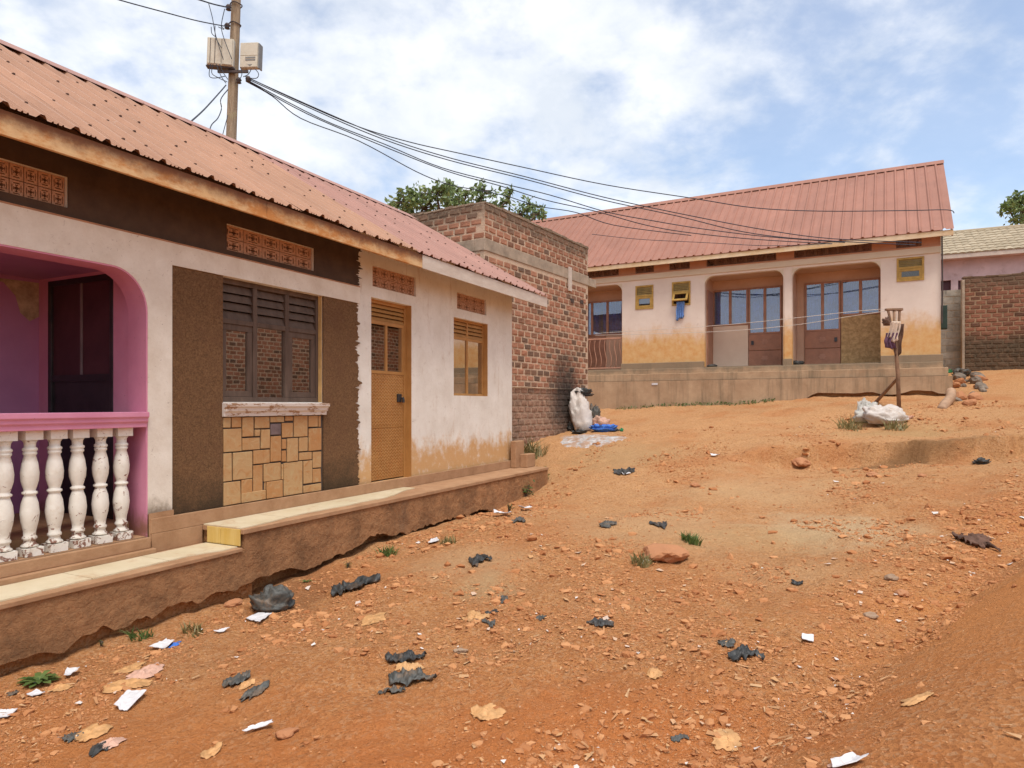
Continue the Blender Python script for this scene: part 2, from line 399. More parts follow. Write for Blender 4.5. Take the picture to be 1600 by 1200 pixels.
    M['fascia_old'] = t.done(col, .85, t.bump(t.noise(24, 6, .7, stretch=(.3, 1, 1)), .35, .01))
    t = NT('pale_fascia')
    col = t.ramp(t.noise(4, 8, .7, stretch=(.5, 1, 1.5)), .3, .7, (.46, .37, .30), (.64, .56, .48))
    col = t.mix(t.math('MULTIPLY', t.ramp(t.noise(3, 8, .75, stretch=(.4, 1, 2)), .55, .7), .5), col, (.30, .21, .15))
    M['fascia_new'] = t.done(col, .85, t.bump(t.noise(24, 6, .7, stretch=(.3, 1, 1)), .3, .01))
    t = NT('yellowed_fascia')
    col = t.ramp(t.noise(2.5, 8, .7, stretch=(.5, 1, 2)), .35, .65, (.56, .36, .17), (.70, .55, .38))
    M['fascia_b'] = t.done(col, .85, t.bump(t.noise(24, 6, .7), .3, .01))
    M['rafter'] = plain('raw_rafter_wood', (.16, .085, .045), .3, 6, .9, .2, 30)
    M['vent'] = plain('terracotta_vent_block', (.50, .27, .165), .2, 8, .9, .4, 50, dirt=(.55, .36, .22), dlo=.55, dhi=.75)
    M['vent_b'] = plain('dull_vent_block', (.25, .14, .095), .25, 8, .9, .3, 40)
    # brick
    def brick(name, src, rs, dark, stainfun=None, mortarwash=None):
        t = NT(name)
        if src == 'obj': r = t.rnd()
        else:
            a = t.n.new('ShaderNodeAttribute'); a.attribute_name = 'rnd'; r = a.outputs['Fac']
        rp = t.n.new('ShaderNodeValToRGB'); e = rp.color_ramp.elements
        for i, (p, c) in enumerate(rs):
            el = e[i] if i < 2 else e.new(p)
            el.position = p; el.color = (*c, 1)
        t.l.new(r, rp.inputs[0]); col = rp.outputs[0]
        n1 = t.noise(14, 8, .7, t.pos(), .5)
        col = t.mix(t.math('MULTIPLY', t.ramp(n1, .45, .7), .4), col, dark)
        col = t.mix(t.math('MULTIPLY', t.ramp(n1, .42, .3), .5), col, (.36, .24, .16))
        if stainfun: col = stainfun(t, col)
        return t.done(col, .95, t.bump(t.noise(45, 6, .7, t.pos()), .7, .015))
    RS = [(0, (.14, .09, .062)), (1, (.36, .165, .098)), (.18, (.22, .12, .075)), (.42, (.32, .145, .085)), (.75, (.42, .20, .122))]
    RS.sort(key=lambda q: q[0])
    def blockstain(t, col, mort=False):
        p = t.pos(); z = t.axis(p, 2)
        nz = t.math('SUBTRACT', t.noise(5, 8, .75, p), .5)
        low = t.ramp(t.math('ADD', z, t.math('MULTIPLY', nz, .5)), 2.0, 1.75)
        col = t.mix(t.math('MULTIPLY', low, .72), col, t.ramp(t.noise(13, 8, .75, p, .6), .36, .64, (.15, .088, .06), (.42, .275, .19)))
        top = t.ramp(t.math('ADD', z, t.math('MULTIPLY', nz, .7)), 4.95, 5.3)
        col = t.mix(t.math('MULTIPLY', top, .72), col, t.ramp(t.noise(16, 8, .7, p), .35, .65, (.075, .058, .04), (.21, .15, .10)))
        # soot from burnt rubbish, a plume shape on the wall
        d = t.n.new('ShaderNodeVectorMath'); d.operation = 'SUBTRACT'; t.l.new(p, d.inputs[0]); d.inputs[1].default_value = SOOT
        sx = t.n.new('ShaderNodeVectorMath'); sx.operation = 'MULTIPLY'; t.l.new(d.outputs[0], sx.inputs[0]); sx.inputs[1].default_value = (1.0, 1.0, .72)
        ln = t.n.new('ShaderNodeVectorMath'); ln.operation = 'LENGTH'; t.l.new(sx.outputs[0], ln.inputs[0])
        s = t.ramp(t.math('ADD', ln.outputs['Value'], t.math('MULTIPLY', nz, .9)), 1.05, .2)
        return t.mix(t.math('MULTIPLY', s, .88), col, (.028, .024, .022))
    M['brick'] = brick('red_brick', 'obj', RS, (.10, .06, .045), blockstain)
    M['brick_s'] = brick('red_brick_rest', 'attr', RS, (.10, .06, .045), blockstain)
    RW = [(0, (.12, .058, .036)), (.5, (.23, .095, .055)), (1, (.30, .125, .075))]
    def wallstain(t, col):
        p = t.pos(); z = t.axis(p, 2)
        nz = t.math('SUBTRACT', t.noise(4, 8, .75, p), .5)
        low = t.ramp(t.math('ADD', z, t.math('MULTIPLY', nz, .7)), 3.75, 3.3)
        col = t.mix(t.math('MULTIPLY', low, .85), col, t.ramp(t.noise(9, 8, .7, p), .35, .65, (.045, .04, .026), (.13, .09, .055)))
        top = t.ramp(t.math('ADD', z, t.math('MULTIPLY', nz, .5)), 4.85, 5.15)
        return t.mix(t.math('MULTIPLY', top, .7), col, (.12, .08, .05))
    M['brick_w'] = brick('brown_brick', 'obj', RW, (.09, .05, .03), wallstain)
    M['brick_o'] = brick('yard_brick', 'attr', RS, (.10, .06, .045))
    def mort(name, c0, c1, st):
        t = NT(name)
        col = t.ramp(t.noise(8, 8, .7, t.pos()), .3, .7, c0, c1)
        if st: col = st(t, col)
        return t.done(col, .97, t.bump(t.noise(30, 7, .75, t.pos()), .8, .02))
    M['mortar'] = mort('sandy_mortar', (.46, .325, .22), (.60, .45, .325), blockstain)
    M['mortar_w'] = mort('brown_mortar', (.25, .155, .095), (.38, .25, .155), wallstain)
    M['mortar_o'] = mort('yard_mortar', (.46, .36, .25), (.62, .50, .36), None)
    M['concrete'] = plain('grey_concrete_beam', (.34, .265, .195), .25, 3, .95, .5, 20, dirt=(.20, .15, .11))
    M['cblock'] = plain('grey_cement_block', (.34, .305, .255), .22, 6, .95, .5, 35, dirt=(.20, .16, .12), world=True, rndv=.12)
    # far house
    t = NT('salmon_wall')
    M['salmon'] = t.done(t.ramp(t.noise(2, 7, .65), .3, .7, (.56, .27, .16), (.66, .34, .21)), .9, t.bump(t.noise(20, 5, .6), .2, .01))
    t = NT('pale_pink_wall')
    col = t.ramp(t.noise(1.2, 7, .65), .3, .7, (.68, .55, .46), (.78, .66, .56))
    z = t.axis(t.obj(), 2)
    zz = t.math('ADD', z, t.math('MULTIPLY', t.math('SUBTRACT', t.noise(2.4, 10, .75, stretch=(1, 1, .6)), .5), 1.5))
    col = t.mix(t.math('MULTIPLY', t.ramp(zz, 4.05, 3.35), .9), col, t.ramp(t.noise(6, 7, .7), .35, .65, (.58, .27, .06), (.64, .40, .16)))
    col = t.mix(t.math('MULTIPLY', t.ramp(t.noise(5, 9, .8, dist=.4), .56, .70), .4), col, (.50, .34, .24))
    col = t.mix(t.math('MULTIPLY', t.ramp(t.noise(3.5, 6, .7, off=(4, 0, 9)), .66, .70), .6), col, (.42, .31, .22))
    M['palepink'] = t.done(col, .9, t.bump(t.noise(20, 5, .6), .25, .012))
    t = NT('cream_weathered_trim')
    col = t.ramp(t.noise(1.3, 8, .65, stretch=(.5, 1, 2)), .3, .7, (.60, .48, .34), (.76, .66, .53))
    M['creamtrim'] = t.done(col, .9, t.bump(t.noise(20, 5, .6), .2, .01))
    t = NT('porch_salmon')
    M['porchwall'] = t.done(t.ramp(t.noise(2, 7, .65), .3, .7, (.54, .34, .23), (.64, .43, .31)), .9)
    t = NT('cream_panel'); M['creampanel'] = t.done(t.ramp(t.noise(2, 6, .65), .3, .7, (.70, .54, .41), (.78, .63, .49)), .8)
    t = NT('ochre_rough_panel')
    col = t.ramp(t.noise(9, 8, .75), .36, .62, (.30, .19, .085), (.56, .38, .19)); M['ochrepanel'] = t.done(col, .9, t.bump(t.noise(12, 7, .7), .5, .02))
    t = NT('weathered_plinth_cement')
    col = t.ramp(t.noise(2, 8, .7), .3, .7, (.34, .215, .125), (.50, .345, .215))
    col = t.mix(t.math('MULTIPLY', t.ramp(t.noise(2.2, 7, .7, stretch=(1.6, 1, .12)), .46, .68), .75), col, (.20, .145, .09))
    z = t.axis(t.obj(), 2)
    g = t.ramp(t.math('ADD', z, t.math('MULTIPLY', t.noise(3, 7, .7), .5)), 2.72, 2.9)
    col = t.mix(t.math('MULTIPLY', g, .75), col, (.21, .165, .11))
    M['plinth'] = t.done(col, .93, t.bump(t.noise(14, 7, .7), .35, .015))
    M['brownpaint'] = plain('brown_painted_steel', (.35, .165, .10), .15, 4, .5, .05, 30, 0, .4, (.42, .21, .13))
    M['brownlight'] = plain('pale_brown_steel', (.42, .22, .15), .1, 4, .5, 0)
    M['yellowframe'] = plain('yellow_painted_frame', (.44, .265, .065), .2, 8, .6, .1, 30)
    M['yellowslat'] = plain('yellow_louvre', (.36, .24, .085), .2, 8, .7, .1, 30)
    M['lilac'] = plain('lilac_plaster', (.58, .44, .44), .12, 2, .9, .2, 20, dirt=(.36, .23, .2))
    t = NT('beige_roof_tile')
    col = t.ramp(t.rnd(), 0, 1, (.33, .265, .175), (.43, .35, .24))
    M['rooftile'] = t.done(t.mix(t.math('MULTIPLY', t.ramp(t.noise(5, 6, .7, t.pos()), .5, .7), .5), col, (.24, .19, .13)), .85)
    # yard bits
    M['plastic_black'] = plain('black_plastic_film', (.040, .040, .038), .4, 20, .5, .3, 40, 0, .4, (.18, .11, .065), 9, .5, .75, world=True)
    M['plastic_grey'] = plain('dusty_grey_plastic_film', (.075, .074, .066), .4, 20, .55, .3, 40, 0, .4, (.22, .14, .085), 9, .46, .72, world=True)
    M['paper'] = plain('white_paper', (.62, .60, .60), .1, 20, .8, .1, 60, dirt=(.55, .42, .34), dscale=14, dlo=.55, dhi=.8, world=True)
    M['ochrefilm'] = plain('ochre_film', (.52, .28, .115), .25, 14, .6, .2, 40, dirt=(.60, .36, .17), world=True)
    M['pinkfilm'] = plain('pinkish_film', (.55, .33, .24), .25, 14, .6, .2, 40, world=True)
    M['bluefilm'] = plain('blue_cloth', (.05, .15, .48), .3, 12, .7, .2, 40, world=True)
    M['palebluecloth'] = plain('pale_blue_cloth', (.16, .30, .62), .3, 12, .8, .2, 40, world=True)
    M['greenfilm'] = plain('green_plastic', (.03, .22, .09), .3, 12, .5, .2, 40, world=True)
    M['sack'] = plain('white_woven_sack', (.56, .50, .45), .15, 5, .75, .5, 90, dirt=(.42, .29, .18), dscale=3, dlo=.5, dhi=.72, world=True)
    M['sackgrey'] = plain('greyish_sack', (.47, .44, .39), .2, 6, .7, .5, 70, dirt=(.25, .18, .12), dscale=4, world=True)
    M['rag'] = plain('brown_rag', (.12, .065, .045), .4, 7, .95, .4, 50, world=True)
    M['ragpale'] = plain('cream_rag', (.60, .47, .37), .2, 7, .95, .4, 50, world=True)
    M['ragpurple'] = plain('purple_rag', (.12, .06, .10), .3, 7, .95, .4, 50, world=True)
    M['ash'] = plain('pale_ash', (.45, .42, .40), .3, 9, 1, .9, 40, dirt=(.36, .20, .11), dscale=5, dlo=.42, dhi=.58, world=True)
    t = NT('grey_pole_wood')
    col = t.ramp(t.noise(5, 8, .75, stretch=(3, 3, .35)), .35, .65, (.19, .135, .085), (.42, .325, .22))
    col = t.mix(t.math('MULTIPLY', t.ramp(t.noise(3, 5, .6), .55, .7), .6), col, (.30, .27, .14))
    M['polewood'] = t.done(col, .9, t.bump(t.noise(14, 6, .7, stretch=(2, 2, .2)), .7, .03))
    M['stick'] = plain('bare_stick_wood', (.24, .14, .085), .25, 6, .85, .3, 30, world=True)
    M['meter'] = plain('cream_meter_box', (.55, .51, .41), .08, 6, .5, .05, 30, dirt=(.38, .30, .2))
    M['meterdark'] = plain('dark_bracket', (.07, .05, .045), .2, 8, .6, .1, 30)
    M['print'] = plain('grey_print', (.20, .20, .19), .1, 10, .6, 0)
    M['cable'] = plain('dark_cable', (.028, .032, .045), .2, 10, .6, 0)
    M['line'] = plain('pale_washing_line', (.62, .58, .52), .1, 10, .6, 0)
    M['pipe'] = plain('brown_drain_pipe', (.38, .235, .145), .2, 5, .7, .15, 30)
    M['rubble'] = plain('grey_rubble', (.20, .16, .125), .4, 5, .95, .6, 20, dirt=(.08, .07, .06), world=True)
    def rockmat(name, a, b, src):
        t = NT(name)
        if src == 'obj': r = t.rnd()
        else:
            q = t.n.new('ShaderNodeAttribute'); q.attribute_name = 'rnd'; r = q.outputs['Fac']
        col = t.ramp(r, 0, 1, a, b)
        col = t.mix(t.math('MULTIPLY', t.ramp(t.noise(18, 6, .7, t.pos()), .5, .7), .4), col, (.42, .20, .10))
        return t.done(col, .95, t.bump(t.noise(60, 5, .7, t.pos()), .5, .01))
    M['gravel'] = rockmat('red_gravel', (.37, .140, .050), (.56, .27, .115), 'attr')
    M['rock'] = rockmat('red_rock', (.40, .17, .075), (.46, .22, .11), 'obj')
    M['rockgrey'] = rockmat('greyish_rock', (.30, .20, .13), (.36, .25, .17), 'obj')
    M['straw'] = rockmat('dry_straw', (.44, .21, .09), (.56, .36, .19), 'attr')
    def leaf(name, a, b):
        t = NT(name)
        q = t.n.new('ShaderNodeAttribute'); q.attribute_name = 'rnd'
        col = t.ramp(q.outputs['Fac'], 0, 1, a, b)
        m = t.done(col, .5, None, 0, .5)
        tr = t.n.new('ShaderNodeBsdfTranslucent'); t.set(tr.inputs[0], col)
        mx = t.n.new('ShaderNodeMixShader'); mx.inputs[0].default_value = .25
        t.l.new(t.b.outputs[0], mx.inputs[1]); t.l.new(tr.outputs[0], mx.inputs[2]); t.l.new(mx.outputs[0], t.out.inputs[0])
        return m
    M['leaf'] = leaf('tree_leaf', (.09, .15, .045), (.28, .35, .13))
    M['weed'] = leaf('weed_leaf', (.055, .105, .022), (.16, .22, .06))
    M['drygrass'] = leaf('dry_grass', (.16, .15, .05), (.33, .26, .11))
    M['bark'] = plain('bark', (.12, .085, .06), .3, 8, .95, .5, 30)
    # ground
    t = NT('red_earth'); v = t.pos()
    n1 = t.noise(.55, 6, .6, v); n2 = t.noise(3.0, 9, .7, v, .5); n3 = t.noise(22, 7, .75, v)
    col = t.ramp(n2, .3, .7, (.47, .185, .062), (.60, .285, .112))
    col = t.mix(t.math('MULTIPLY', t.ramp(n1, .42, .66), .5), col, (.52, .265, .115))
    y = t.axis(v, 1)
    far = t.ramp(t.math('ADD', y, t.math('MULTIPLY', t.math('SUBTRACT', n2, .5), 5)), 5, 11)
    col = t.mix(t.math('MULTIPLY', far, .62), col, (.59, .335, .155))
    col = t.mix(t.math('MULTIPLY', t.ramp(n3, .55, .75), .45), col, (.58, .32, .165))
    col = t.mix(t.math('MULTIPLY', t.ramp(n3, .45, .28), .45), col, (.25, .085, .035))
    nearf = t.ramp(t.math('ADD', y, t.math('MULTIPLY', t.math('SUBTRACT', n1, .5), 4)), 4.6, 2.8)
    col = t.mix(t.math('MULTIPLY', nearf, .5), col, (.60, .22, .07))
    vc = t.n.new('ShaderNodeTexVoronoi'); vc.inputs['Scale'].default_value = 55; t.l.new(v, vc.inputs[0])
    vg = t.axis(vc.outputs['Color'], 0)
    col = t.mix(t.math('MULTIPLY', t.ramp(vg, .62, .95), .5), col, (.60, .35, .19)); col = t.mix(t.math('MULTIPLY', t.ramp(vg, .38, .05), .45), col, (.30, .105, .036))
    big = t.noise(.8, 4, .6, v, 0, None, (3, 8, 0)); col = t.mix(t.math('MULTIPLY', t.ramp(big, .5, .66), .4), col, (.46, .155, .048))
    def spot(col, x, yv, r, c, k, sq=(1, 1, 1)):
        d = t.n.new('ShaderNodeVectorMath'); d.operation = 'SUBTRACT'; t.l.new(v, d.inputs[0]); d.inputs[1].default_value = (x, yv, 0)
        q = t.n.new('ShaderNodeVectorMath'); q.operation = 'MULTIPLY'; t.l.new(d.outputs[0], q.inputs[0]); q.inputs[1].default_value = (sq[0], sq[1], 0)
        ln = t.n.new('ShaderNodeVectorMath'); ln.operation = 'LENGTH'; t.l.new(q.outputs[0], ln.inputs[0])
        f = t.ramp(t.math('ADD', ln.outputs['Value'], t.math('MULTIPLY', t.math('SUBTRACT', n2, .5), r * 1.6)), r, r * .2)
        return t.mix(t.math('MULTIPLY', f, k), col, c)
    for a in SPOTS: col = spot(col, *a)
    nb = t.bump(n3, .9, .045); nb = t.bump(t.noise(70, 5, .7, v), .7, .018, nb); nb = t.bump(vc.outputs['Distance'], .5, .012, nb)
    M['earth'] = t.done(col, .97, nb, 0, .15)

# ---------------------------------------------------------------- frames of the buildings
def vp_ang(vpx): return math.atan2(vpx - HX, F)
tA = vp_ang(1335); nA = (math.cos(tA), -math.sin(tA))
DA = 5.345
FA = Frame(-DA * nA[0], -DA * nA[1], math.pi / 2 - tA)          # near house: x along the facade, y into the house
tK = vp_ang(1458); NK = (-.523, 12.84)
FK = Frame(NK[0], NK[1], math.pi / 2 - tK)                      # brick building
FB = Frame(10.86, 17.18, -R(28.9))                              # far house: origin at its right corner
SOOT = (1.25, 15.65, 1.75)

# ---------------------------------------------------------------- ground
CP = [(-6, -5, -.3), (0, -5, -.1), (6, -5, .7), (-3.6, 2.2, -.2), (0, 0, 0), (0, 2.9, 0), (0, 5, .06), (0, 8, .18), (1.3, 11.6, .36),
      (-3.2, 4.25, -.20), (-2.34, 5.97, -.17), (-.84, 8.93, -.05), (.58, 11.75, .10), (0, 13.7, .58), (1.9, 16.65, 1.02), (.6, 13.6, .60),
      (2.4, 21.3, 1.42), (6.9, 18.9, 1.62), (10.7, 16.6, 1.74), (8.28, 14.5, 1.43), (7.45, 13.9, 1.16), (6.5, 11.5, .80), (6.2, 11.0, .70),
      (4.5, 8, .30), (2.6, 4.6, .24), (14.9, 20, 2.63), (12.2, 16.2, 1.80), (8.3, 11, .90), (6, 8, .60), (2.5, 8, .22), (2, 5, .13),
      (4, 14, .93), (2, 11.5, .42), (3.4, 17.5, 1.12), (20, 10, 2.2), (20, 22, 3.2), (-6, 6, -.1), (-8, 12, .2), (6, 27, 2.3), (15, 26, 3.0), (-4, 20, 1.0), (-12, 2, -.3)]
CPa = np.array(CP)
def _tps(r2): return np.where(r2 > 0, r2 * np.log(r2 + 1e-12), 0)
_n = len(CP); _d2 = ((CPa[:, None, :2] - CPa[None, :, :2]) ** 2).sum(-1)
_A = np.zeros((_n + 3, _n + 3)); _A[:_n, :_n] = _tps(_d2) + np.eye(_n) * .6
_A[:_n, _n] = 1; _A[:_n, _n + 1:] = CPa[:, :2]; _A[_n, :_n] = 1; _A[_n + 1:, :_n] = CPa[:, :2].T
_w = np.linalg.solve(_A, np.concatenate([CPa[:, 2], [0, 0, 0]]))
BANK = [(-.2, 2.2), (1.2, 3.15), (1.75, 3.6), (2.4, 4.2), (3.1, 4.8), (3.7, 5.3), (4.6, 6.1), (6.2, 7.8), (8, 9.5)]
def bank_dist(X, Y):
    best = np.full(np.shape(X), 1e9); sgn = np.zeros(np.shape(X))
    for (ax, ay), (bx, by) in zip(BANK, BANK[1:]):
        vx, vy = bx - ax, by - ay; L2 = vx * vx + vy * vy
        t = np.clip(((X - ax) * vx + (Y - ay) * vy) / L2, 0, 1)
        d = np.hypot(X - ax - t * vx, Y - ay - t * vy); s = np.sign((X - ax) * -vy + (Y - ay) * vx)
        m = d < best; best = np.where(m, d, best); sgn = np.where(m, s, sgn)
    return -best * sgn                    # positive to the right of the gully
def ground_base(X, Y):
    X = np.asarray(X, float); Y = np.asarray(Y, float); sh = X.shape
    x = X.ravel(); y = Y.ravel(); z = np.empty_like(x)
    for i in range(0, len(x), 20000):
        xs, ys = x[i:i + 20000], y[i:i + 20000]
        d2 = (xs[:, None] - CPa[None, :, 0]) ** 2 + (ys[:, None] - CPa[None, :, 1]) ** 2
        z[i:i + 20000] = _tps(d2) @ _w[:_n] + _w[_n] + _w[_n + 1] * xs + _w[_n + 2] * ys
    z = z.reshape(sh)
    rr = np.hypot(X - 4, Y - 11); k = sstep(16, 30, rr)
    return z * (1 - k) + 1.6 * k
def ground(X, Y, fine=True):
    X = np.asarray(X, float); Y = np.asarray(Y, float)
    z = ground_base(X, Y)
    bd = bank_dist(X, Y)
    near = 1 - sstep(9, 13, Y)
    bank = sstep(-.05, 1.2, bd) * .36 * near * sstep(1.0, 3.0, Y)
    z = z + bank
    z = z - .10 * np.exp(-(bd / .28) ** 2) * near * sstep(1.5, 3.5, Y)
    # eroded lip across the slope
    lip = 11.35 + .35 * vnoise(X * .9 + 3, X * 0 + 7) + .16 * vnoise(X * 4.1, X * 0 + 2) + (X - 6.5) * -.12
    mask = sstep(3.6, 4.8, X) * (1 - sstep(8.2, 9.3, X))
    z = z + mask * .36 * (sstep(-.03, .06, Y - lip) - .6) * np.exp(-((Y - lip) / 1.3) ** 2)
    if fine:
        sm = sstep(.1, .7, bd) * near     # smoother bank
        a = 1 - .8 * sm
        Xr, Yr = X * .83 - Y * .56, X * .56 + Y * .83; Xq, Yq = X * .36 + Y * .93, -X * .93 + Y * .36
        z = z + .07 * vnoise(Xr * 1.9 + 5, Yr * .4) * sstep(3, 5, Y) * (1 - sstep(11, 14, Y))      # worn ruts
        z = z + .075 * vnoise(X * 1.1, Y * 1.1) + a * (.045 * vnoise(Xr * 2.9 + 9, Yr * 2.9) + .024 * vnoise(Xq * 7.3, Yq * 7.3 + 4) + .018 * vnoise(Xr * 13, Yr * 13))
        rough = np.clip(vnoise(X * .8 + 31, Y * .8 + 5) * 2 + .6, .25, 1.3)
        z = z + rough * a * .016 * (np.abs(vnoise(Xq * 22, Yq * 22)) * 2 + .6 * np.abs(vnoise(Xr * 41 + 9, Yr * 41)) * 2)
    return z
def G(px, py):                            # the pixel's ray met with the ground
    Y = np.arange(1.6, 24, .02); X = (px - HX) / F * Y; zr = ZC - (py - HY) / F * Y
    h = ground(X, Y); k = np.nonzero(h >= zr)[0]
    i = k[0] if len(k) else len(Y) - 1
    return Vector((X[i], Y[i], h[i]))
def gz(x, y): return float(ground(np.array([x]), np.array([y]))[0])
ga = G(925, 688); gd = G(1300, 825); gd2 = G(760, 925); gw = G(1180, 840)
SPOTS = [(3.4, 3.7, 2.0, (.68, .27, .085), .8, (.9, 1, 0)), (5.6, 6.0, 1.6, (.66, .27, .09), .7, (.9, 1, 0)), (.2, 3.0, 1.1, (.60, .195, .055), .7, (.6, 1.2, 0)), (-2.0, 3.5, .9, (.56, .20, .06), .5, (.7, 1, 0)), (1.6, 7.6, 1.4, (.62, .40, .21), .5, (1, .7, 0)), (3.4, 9.6, 1.3, (.60, .385, .20), .5, (.7, 1, 0)), (-.4, 6.3, .8, (.60, .39, .21), .45, (1, 1, 0)), (2.2, 5.5, .8, (.62, .38, .19), .4, (1, 1.4, 0)), (6.4, 11.22, .62, (.22, .115, .05), .85, (.30, 2.6, 0)), (gd.x, gd.y, 1.1, (.62, .44, .25), .75, (1, .8, 0)), (gd2.x, gd2.y, .45, (.50, .33, .17), .6, (1, 1, 0)), (ga.x + .5, ga.y - 1.5, 1.6, (.46, .29, .14), .55, (1, 1, 0)),  # redder bank soil lightened against dim light; dark lip spot paints its shadow
         (gw.x, gw.y, .9, (.54, .34, .16), .45, (1, 1, 0)), (7.2, 12.6, 1.2, (.44, .29, .13), .5, (.7, 1.2, 0)), (-1.9, 6.0, .5, (.22, .10, .045), .5, (1, .5, 0))]
mk_materials()

def axis_grid(a, b, step, lo, hi):
    mid = list(np.arange(a, b + 1e-6, step)); s = step; x = mid[0]; left = []
    while x > lo:
        s *= 1.28; x -= s; left.append(x)
    s = step; x = mid[-1]; right = []
    while x < hi:
        s *= 1.28; x += s; right.append(x)
    return np.array(left[::-1] + mid + right)
gx = np.concatenate([axis_grid(-4.2, 9.4, .04, -900, 900)])
gy1 = list(np.arange(2.0, 7.0, .03)) + list(np.arange(7.0, 13.5, .045)) + list(np.arange(13.5, 23, .09))
low = []; s = .05; y = gy1[0]
while y > -900: s *= 1.3; y -= s; low.append(y)
hi = []; s = .09; y = gy1[-1]
while y < 1500: s *= 1.28; y += s; hi.append(y)
gy = np.array(low[::-1] + gy1 + hi)
GX, GY = np.meshgrid(gx, gy); GZ = ground(GX, GY)
def np_mesh(name, V, Q, smooth=True):
    me = bpy.data.meshes.new(name); me.vertices.add(len(V)); me.vertices.foreach_set('co', V.astype(np.float32).ravel())
    k = Q.shape[1]; me.loops.add(Q.size); me.polygons.add(len(Q))
    me.loops.foreach_set('vertex_index', Q.astype(np.int32).ravel())
    me.polygons.foreach_set('loop_start', np.arange(0, Q.size, k, dtype=np.int32)); me.polygons.foreach_set('loop_total', np.full(len(Q), k, np.int32))
    me.polygons.foreach_set('use_smooth', np.full(len(Q), smooth)); me.update(); me.validate(); return me
nx, ny = len(gx), len(gy)
ii = (np.arange(ny - 1)[:, None] * nx + np.arange(nx - 1)[None, :]).ravel()
Q = np.stack([ii, ii + 1, ii + nx + 1, ii + nx], 1)
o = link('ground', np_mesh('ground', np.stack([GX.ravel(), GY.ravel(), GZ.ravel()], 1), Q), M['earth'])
tag(o, 'uneven red earth yard with an eroded gully', 'ground', None, 'structure')
del o['category']

def set_rnd(me, vals_per_face):
    a = me.attributes.new('rnd', 'FLOAT', 'FACE'); a.data.foreach_set('value', np.asarray(vals_per_face, np.float32))

# ---------------------------------------------------------------- shared pieces: vent blocks, corrugated sheets, louvres
def vent_mesh(n, dep=.05):
    m = MB()
    def solid(i, k):
        if i < 0 or k < 0 or i >= n or k >= n: return False
        u = (i + .5) / n * 2 - 1; v = (k + .5) / n * 2 - 1; a, b = abs(u), abs(v)
        if max(a, b) > .74: return True
        if a + b < .30: return False
        if abs(a - b) < .16: return True
        if .50 < max(a, b) < .64 and min(a, b) < .30: return True
        return False
    for i in range(n):
        for k in range(n):
            if not solid(i, k): continue
            x0, x1, z0, z1 = i / n, (i + 1) / n, k / n, (k + 1) / n
            def q(*p):
                b = len(m.v); m.v.extend(p); m.f.append(tuple(range(b, b + 4)))
            q((x0, 0, z0), (x1, 0, z0), (x1, 0, z1), (x0, 0, z1))
            if not solid(i - 1, k): q((x0, dep, z0), (x0, 0, z0), (x0, 0, z1), (x0, dep, z1))
            if not solid(i + 1, k): q((x1, 0, z0), (x1, dep, z0), (x1, dep, z1), (x1, 0, z1))
            if not solid(i, k - 1): q((x0, dep, z0), (x1, dep, z0), (x1, 0, z0), (x0, 0, z0))
            if not solid(i, k + 1): q((x0, 0, z1), (x1, 0, z1), (x1, dep, z1), (x0, dep, z1))
    return m
VENT = vent_mesh(15).mesh('vent_block'); VENT.materials.append(M['vent'])
VENTB = vent_mesh(9).mesh('vent_block_far'); VENTB.materials.append(M['vent_b'])
def vent(parent, x0, x1, z0, z1, nx, nz, y, me=VENT):
    dx, dz = (x1 - x0) / nx, (z1 - z0) / nz
    for i in range(nx):
        for k in range(nz):
            o = link('vent_block', me, None, parent); o.location = (x0 + i * dx + .003, y, z0 + k * dz + .003); o.scale = (dx - .006, 1, dz - .006)
def corr_mesh(width, ribs, minor, L, amp=.028, seg=6, wob=.004, seed=0):
    # sheet lying in local x (across) / y (up the slope), ribs along y
    p = width / ribs; pts = []
    for r in range(ribs):
        b = r * p
        prof = [(0, 0), (.10, 0), (.20, 1), (.32, 1), (.42, 0)]
        if minor: prof += [(.54, 0), (.565, .36), (.59, .36), (.615, 0), (.69, 0), (.715, .36), (.74, .36), (.765, 0), (.84, 0), (.865, .36), (.89, .36), (.915, 0)]
        pts += [(b + u * p, h * amp) for u, h in prof]
    pts.append((width + .01, 0))
    rs = random.Random(seed); m = MB()
    for k in range(seg + 1):
        w = rs.uniform(-wob, wob)
        for x, h in pts: m.v.append((x, L * k / seg, h + w))
    n = len(pts)
    for k in range(seg):
        for i in range(n - 1): m.f.append((k * n + i, k * n + i + 1, (k + 1) * n + i + 1, (k + 1) * n + i))
    return m.mesh('roof_sheet')
def brick_meshes(l, h, dep, j, n=8):
    out = []
    for k in range(n):
        m = MB(); a = l / 2; b = h / 2; c = .012
        # chamfered front so that edges catch light
        def P(x, y, z): return (x + random.uniform(-j, j), y + random.uniform(-j, j) * .6, z + random.uniform(-j, j))
        fr = [P(-a + c, 0, -b + c), P(a - c, 0, -b + c), P(a - c, 0, b - c), P(-a + c, 0, b - c)]
        md = [P(-a, c, -b), P(a, c, -b), P(a, c, b), P(-a, c, b)]
        bk = [(-a, dep, -b), (a, dep, -b), (a, dep, b), (-a, dep, b)]
        m.v = fr + md + bk; m.f = [(0, 1, 2, 3)]
        for s in (0, 4):
            for i in range(4): m.f.append((s + 4 + i, s + 4 + (i + 1) % 4, s + (i + 1) % 4, s + i))
        out.append(m)
    return out
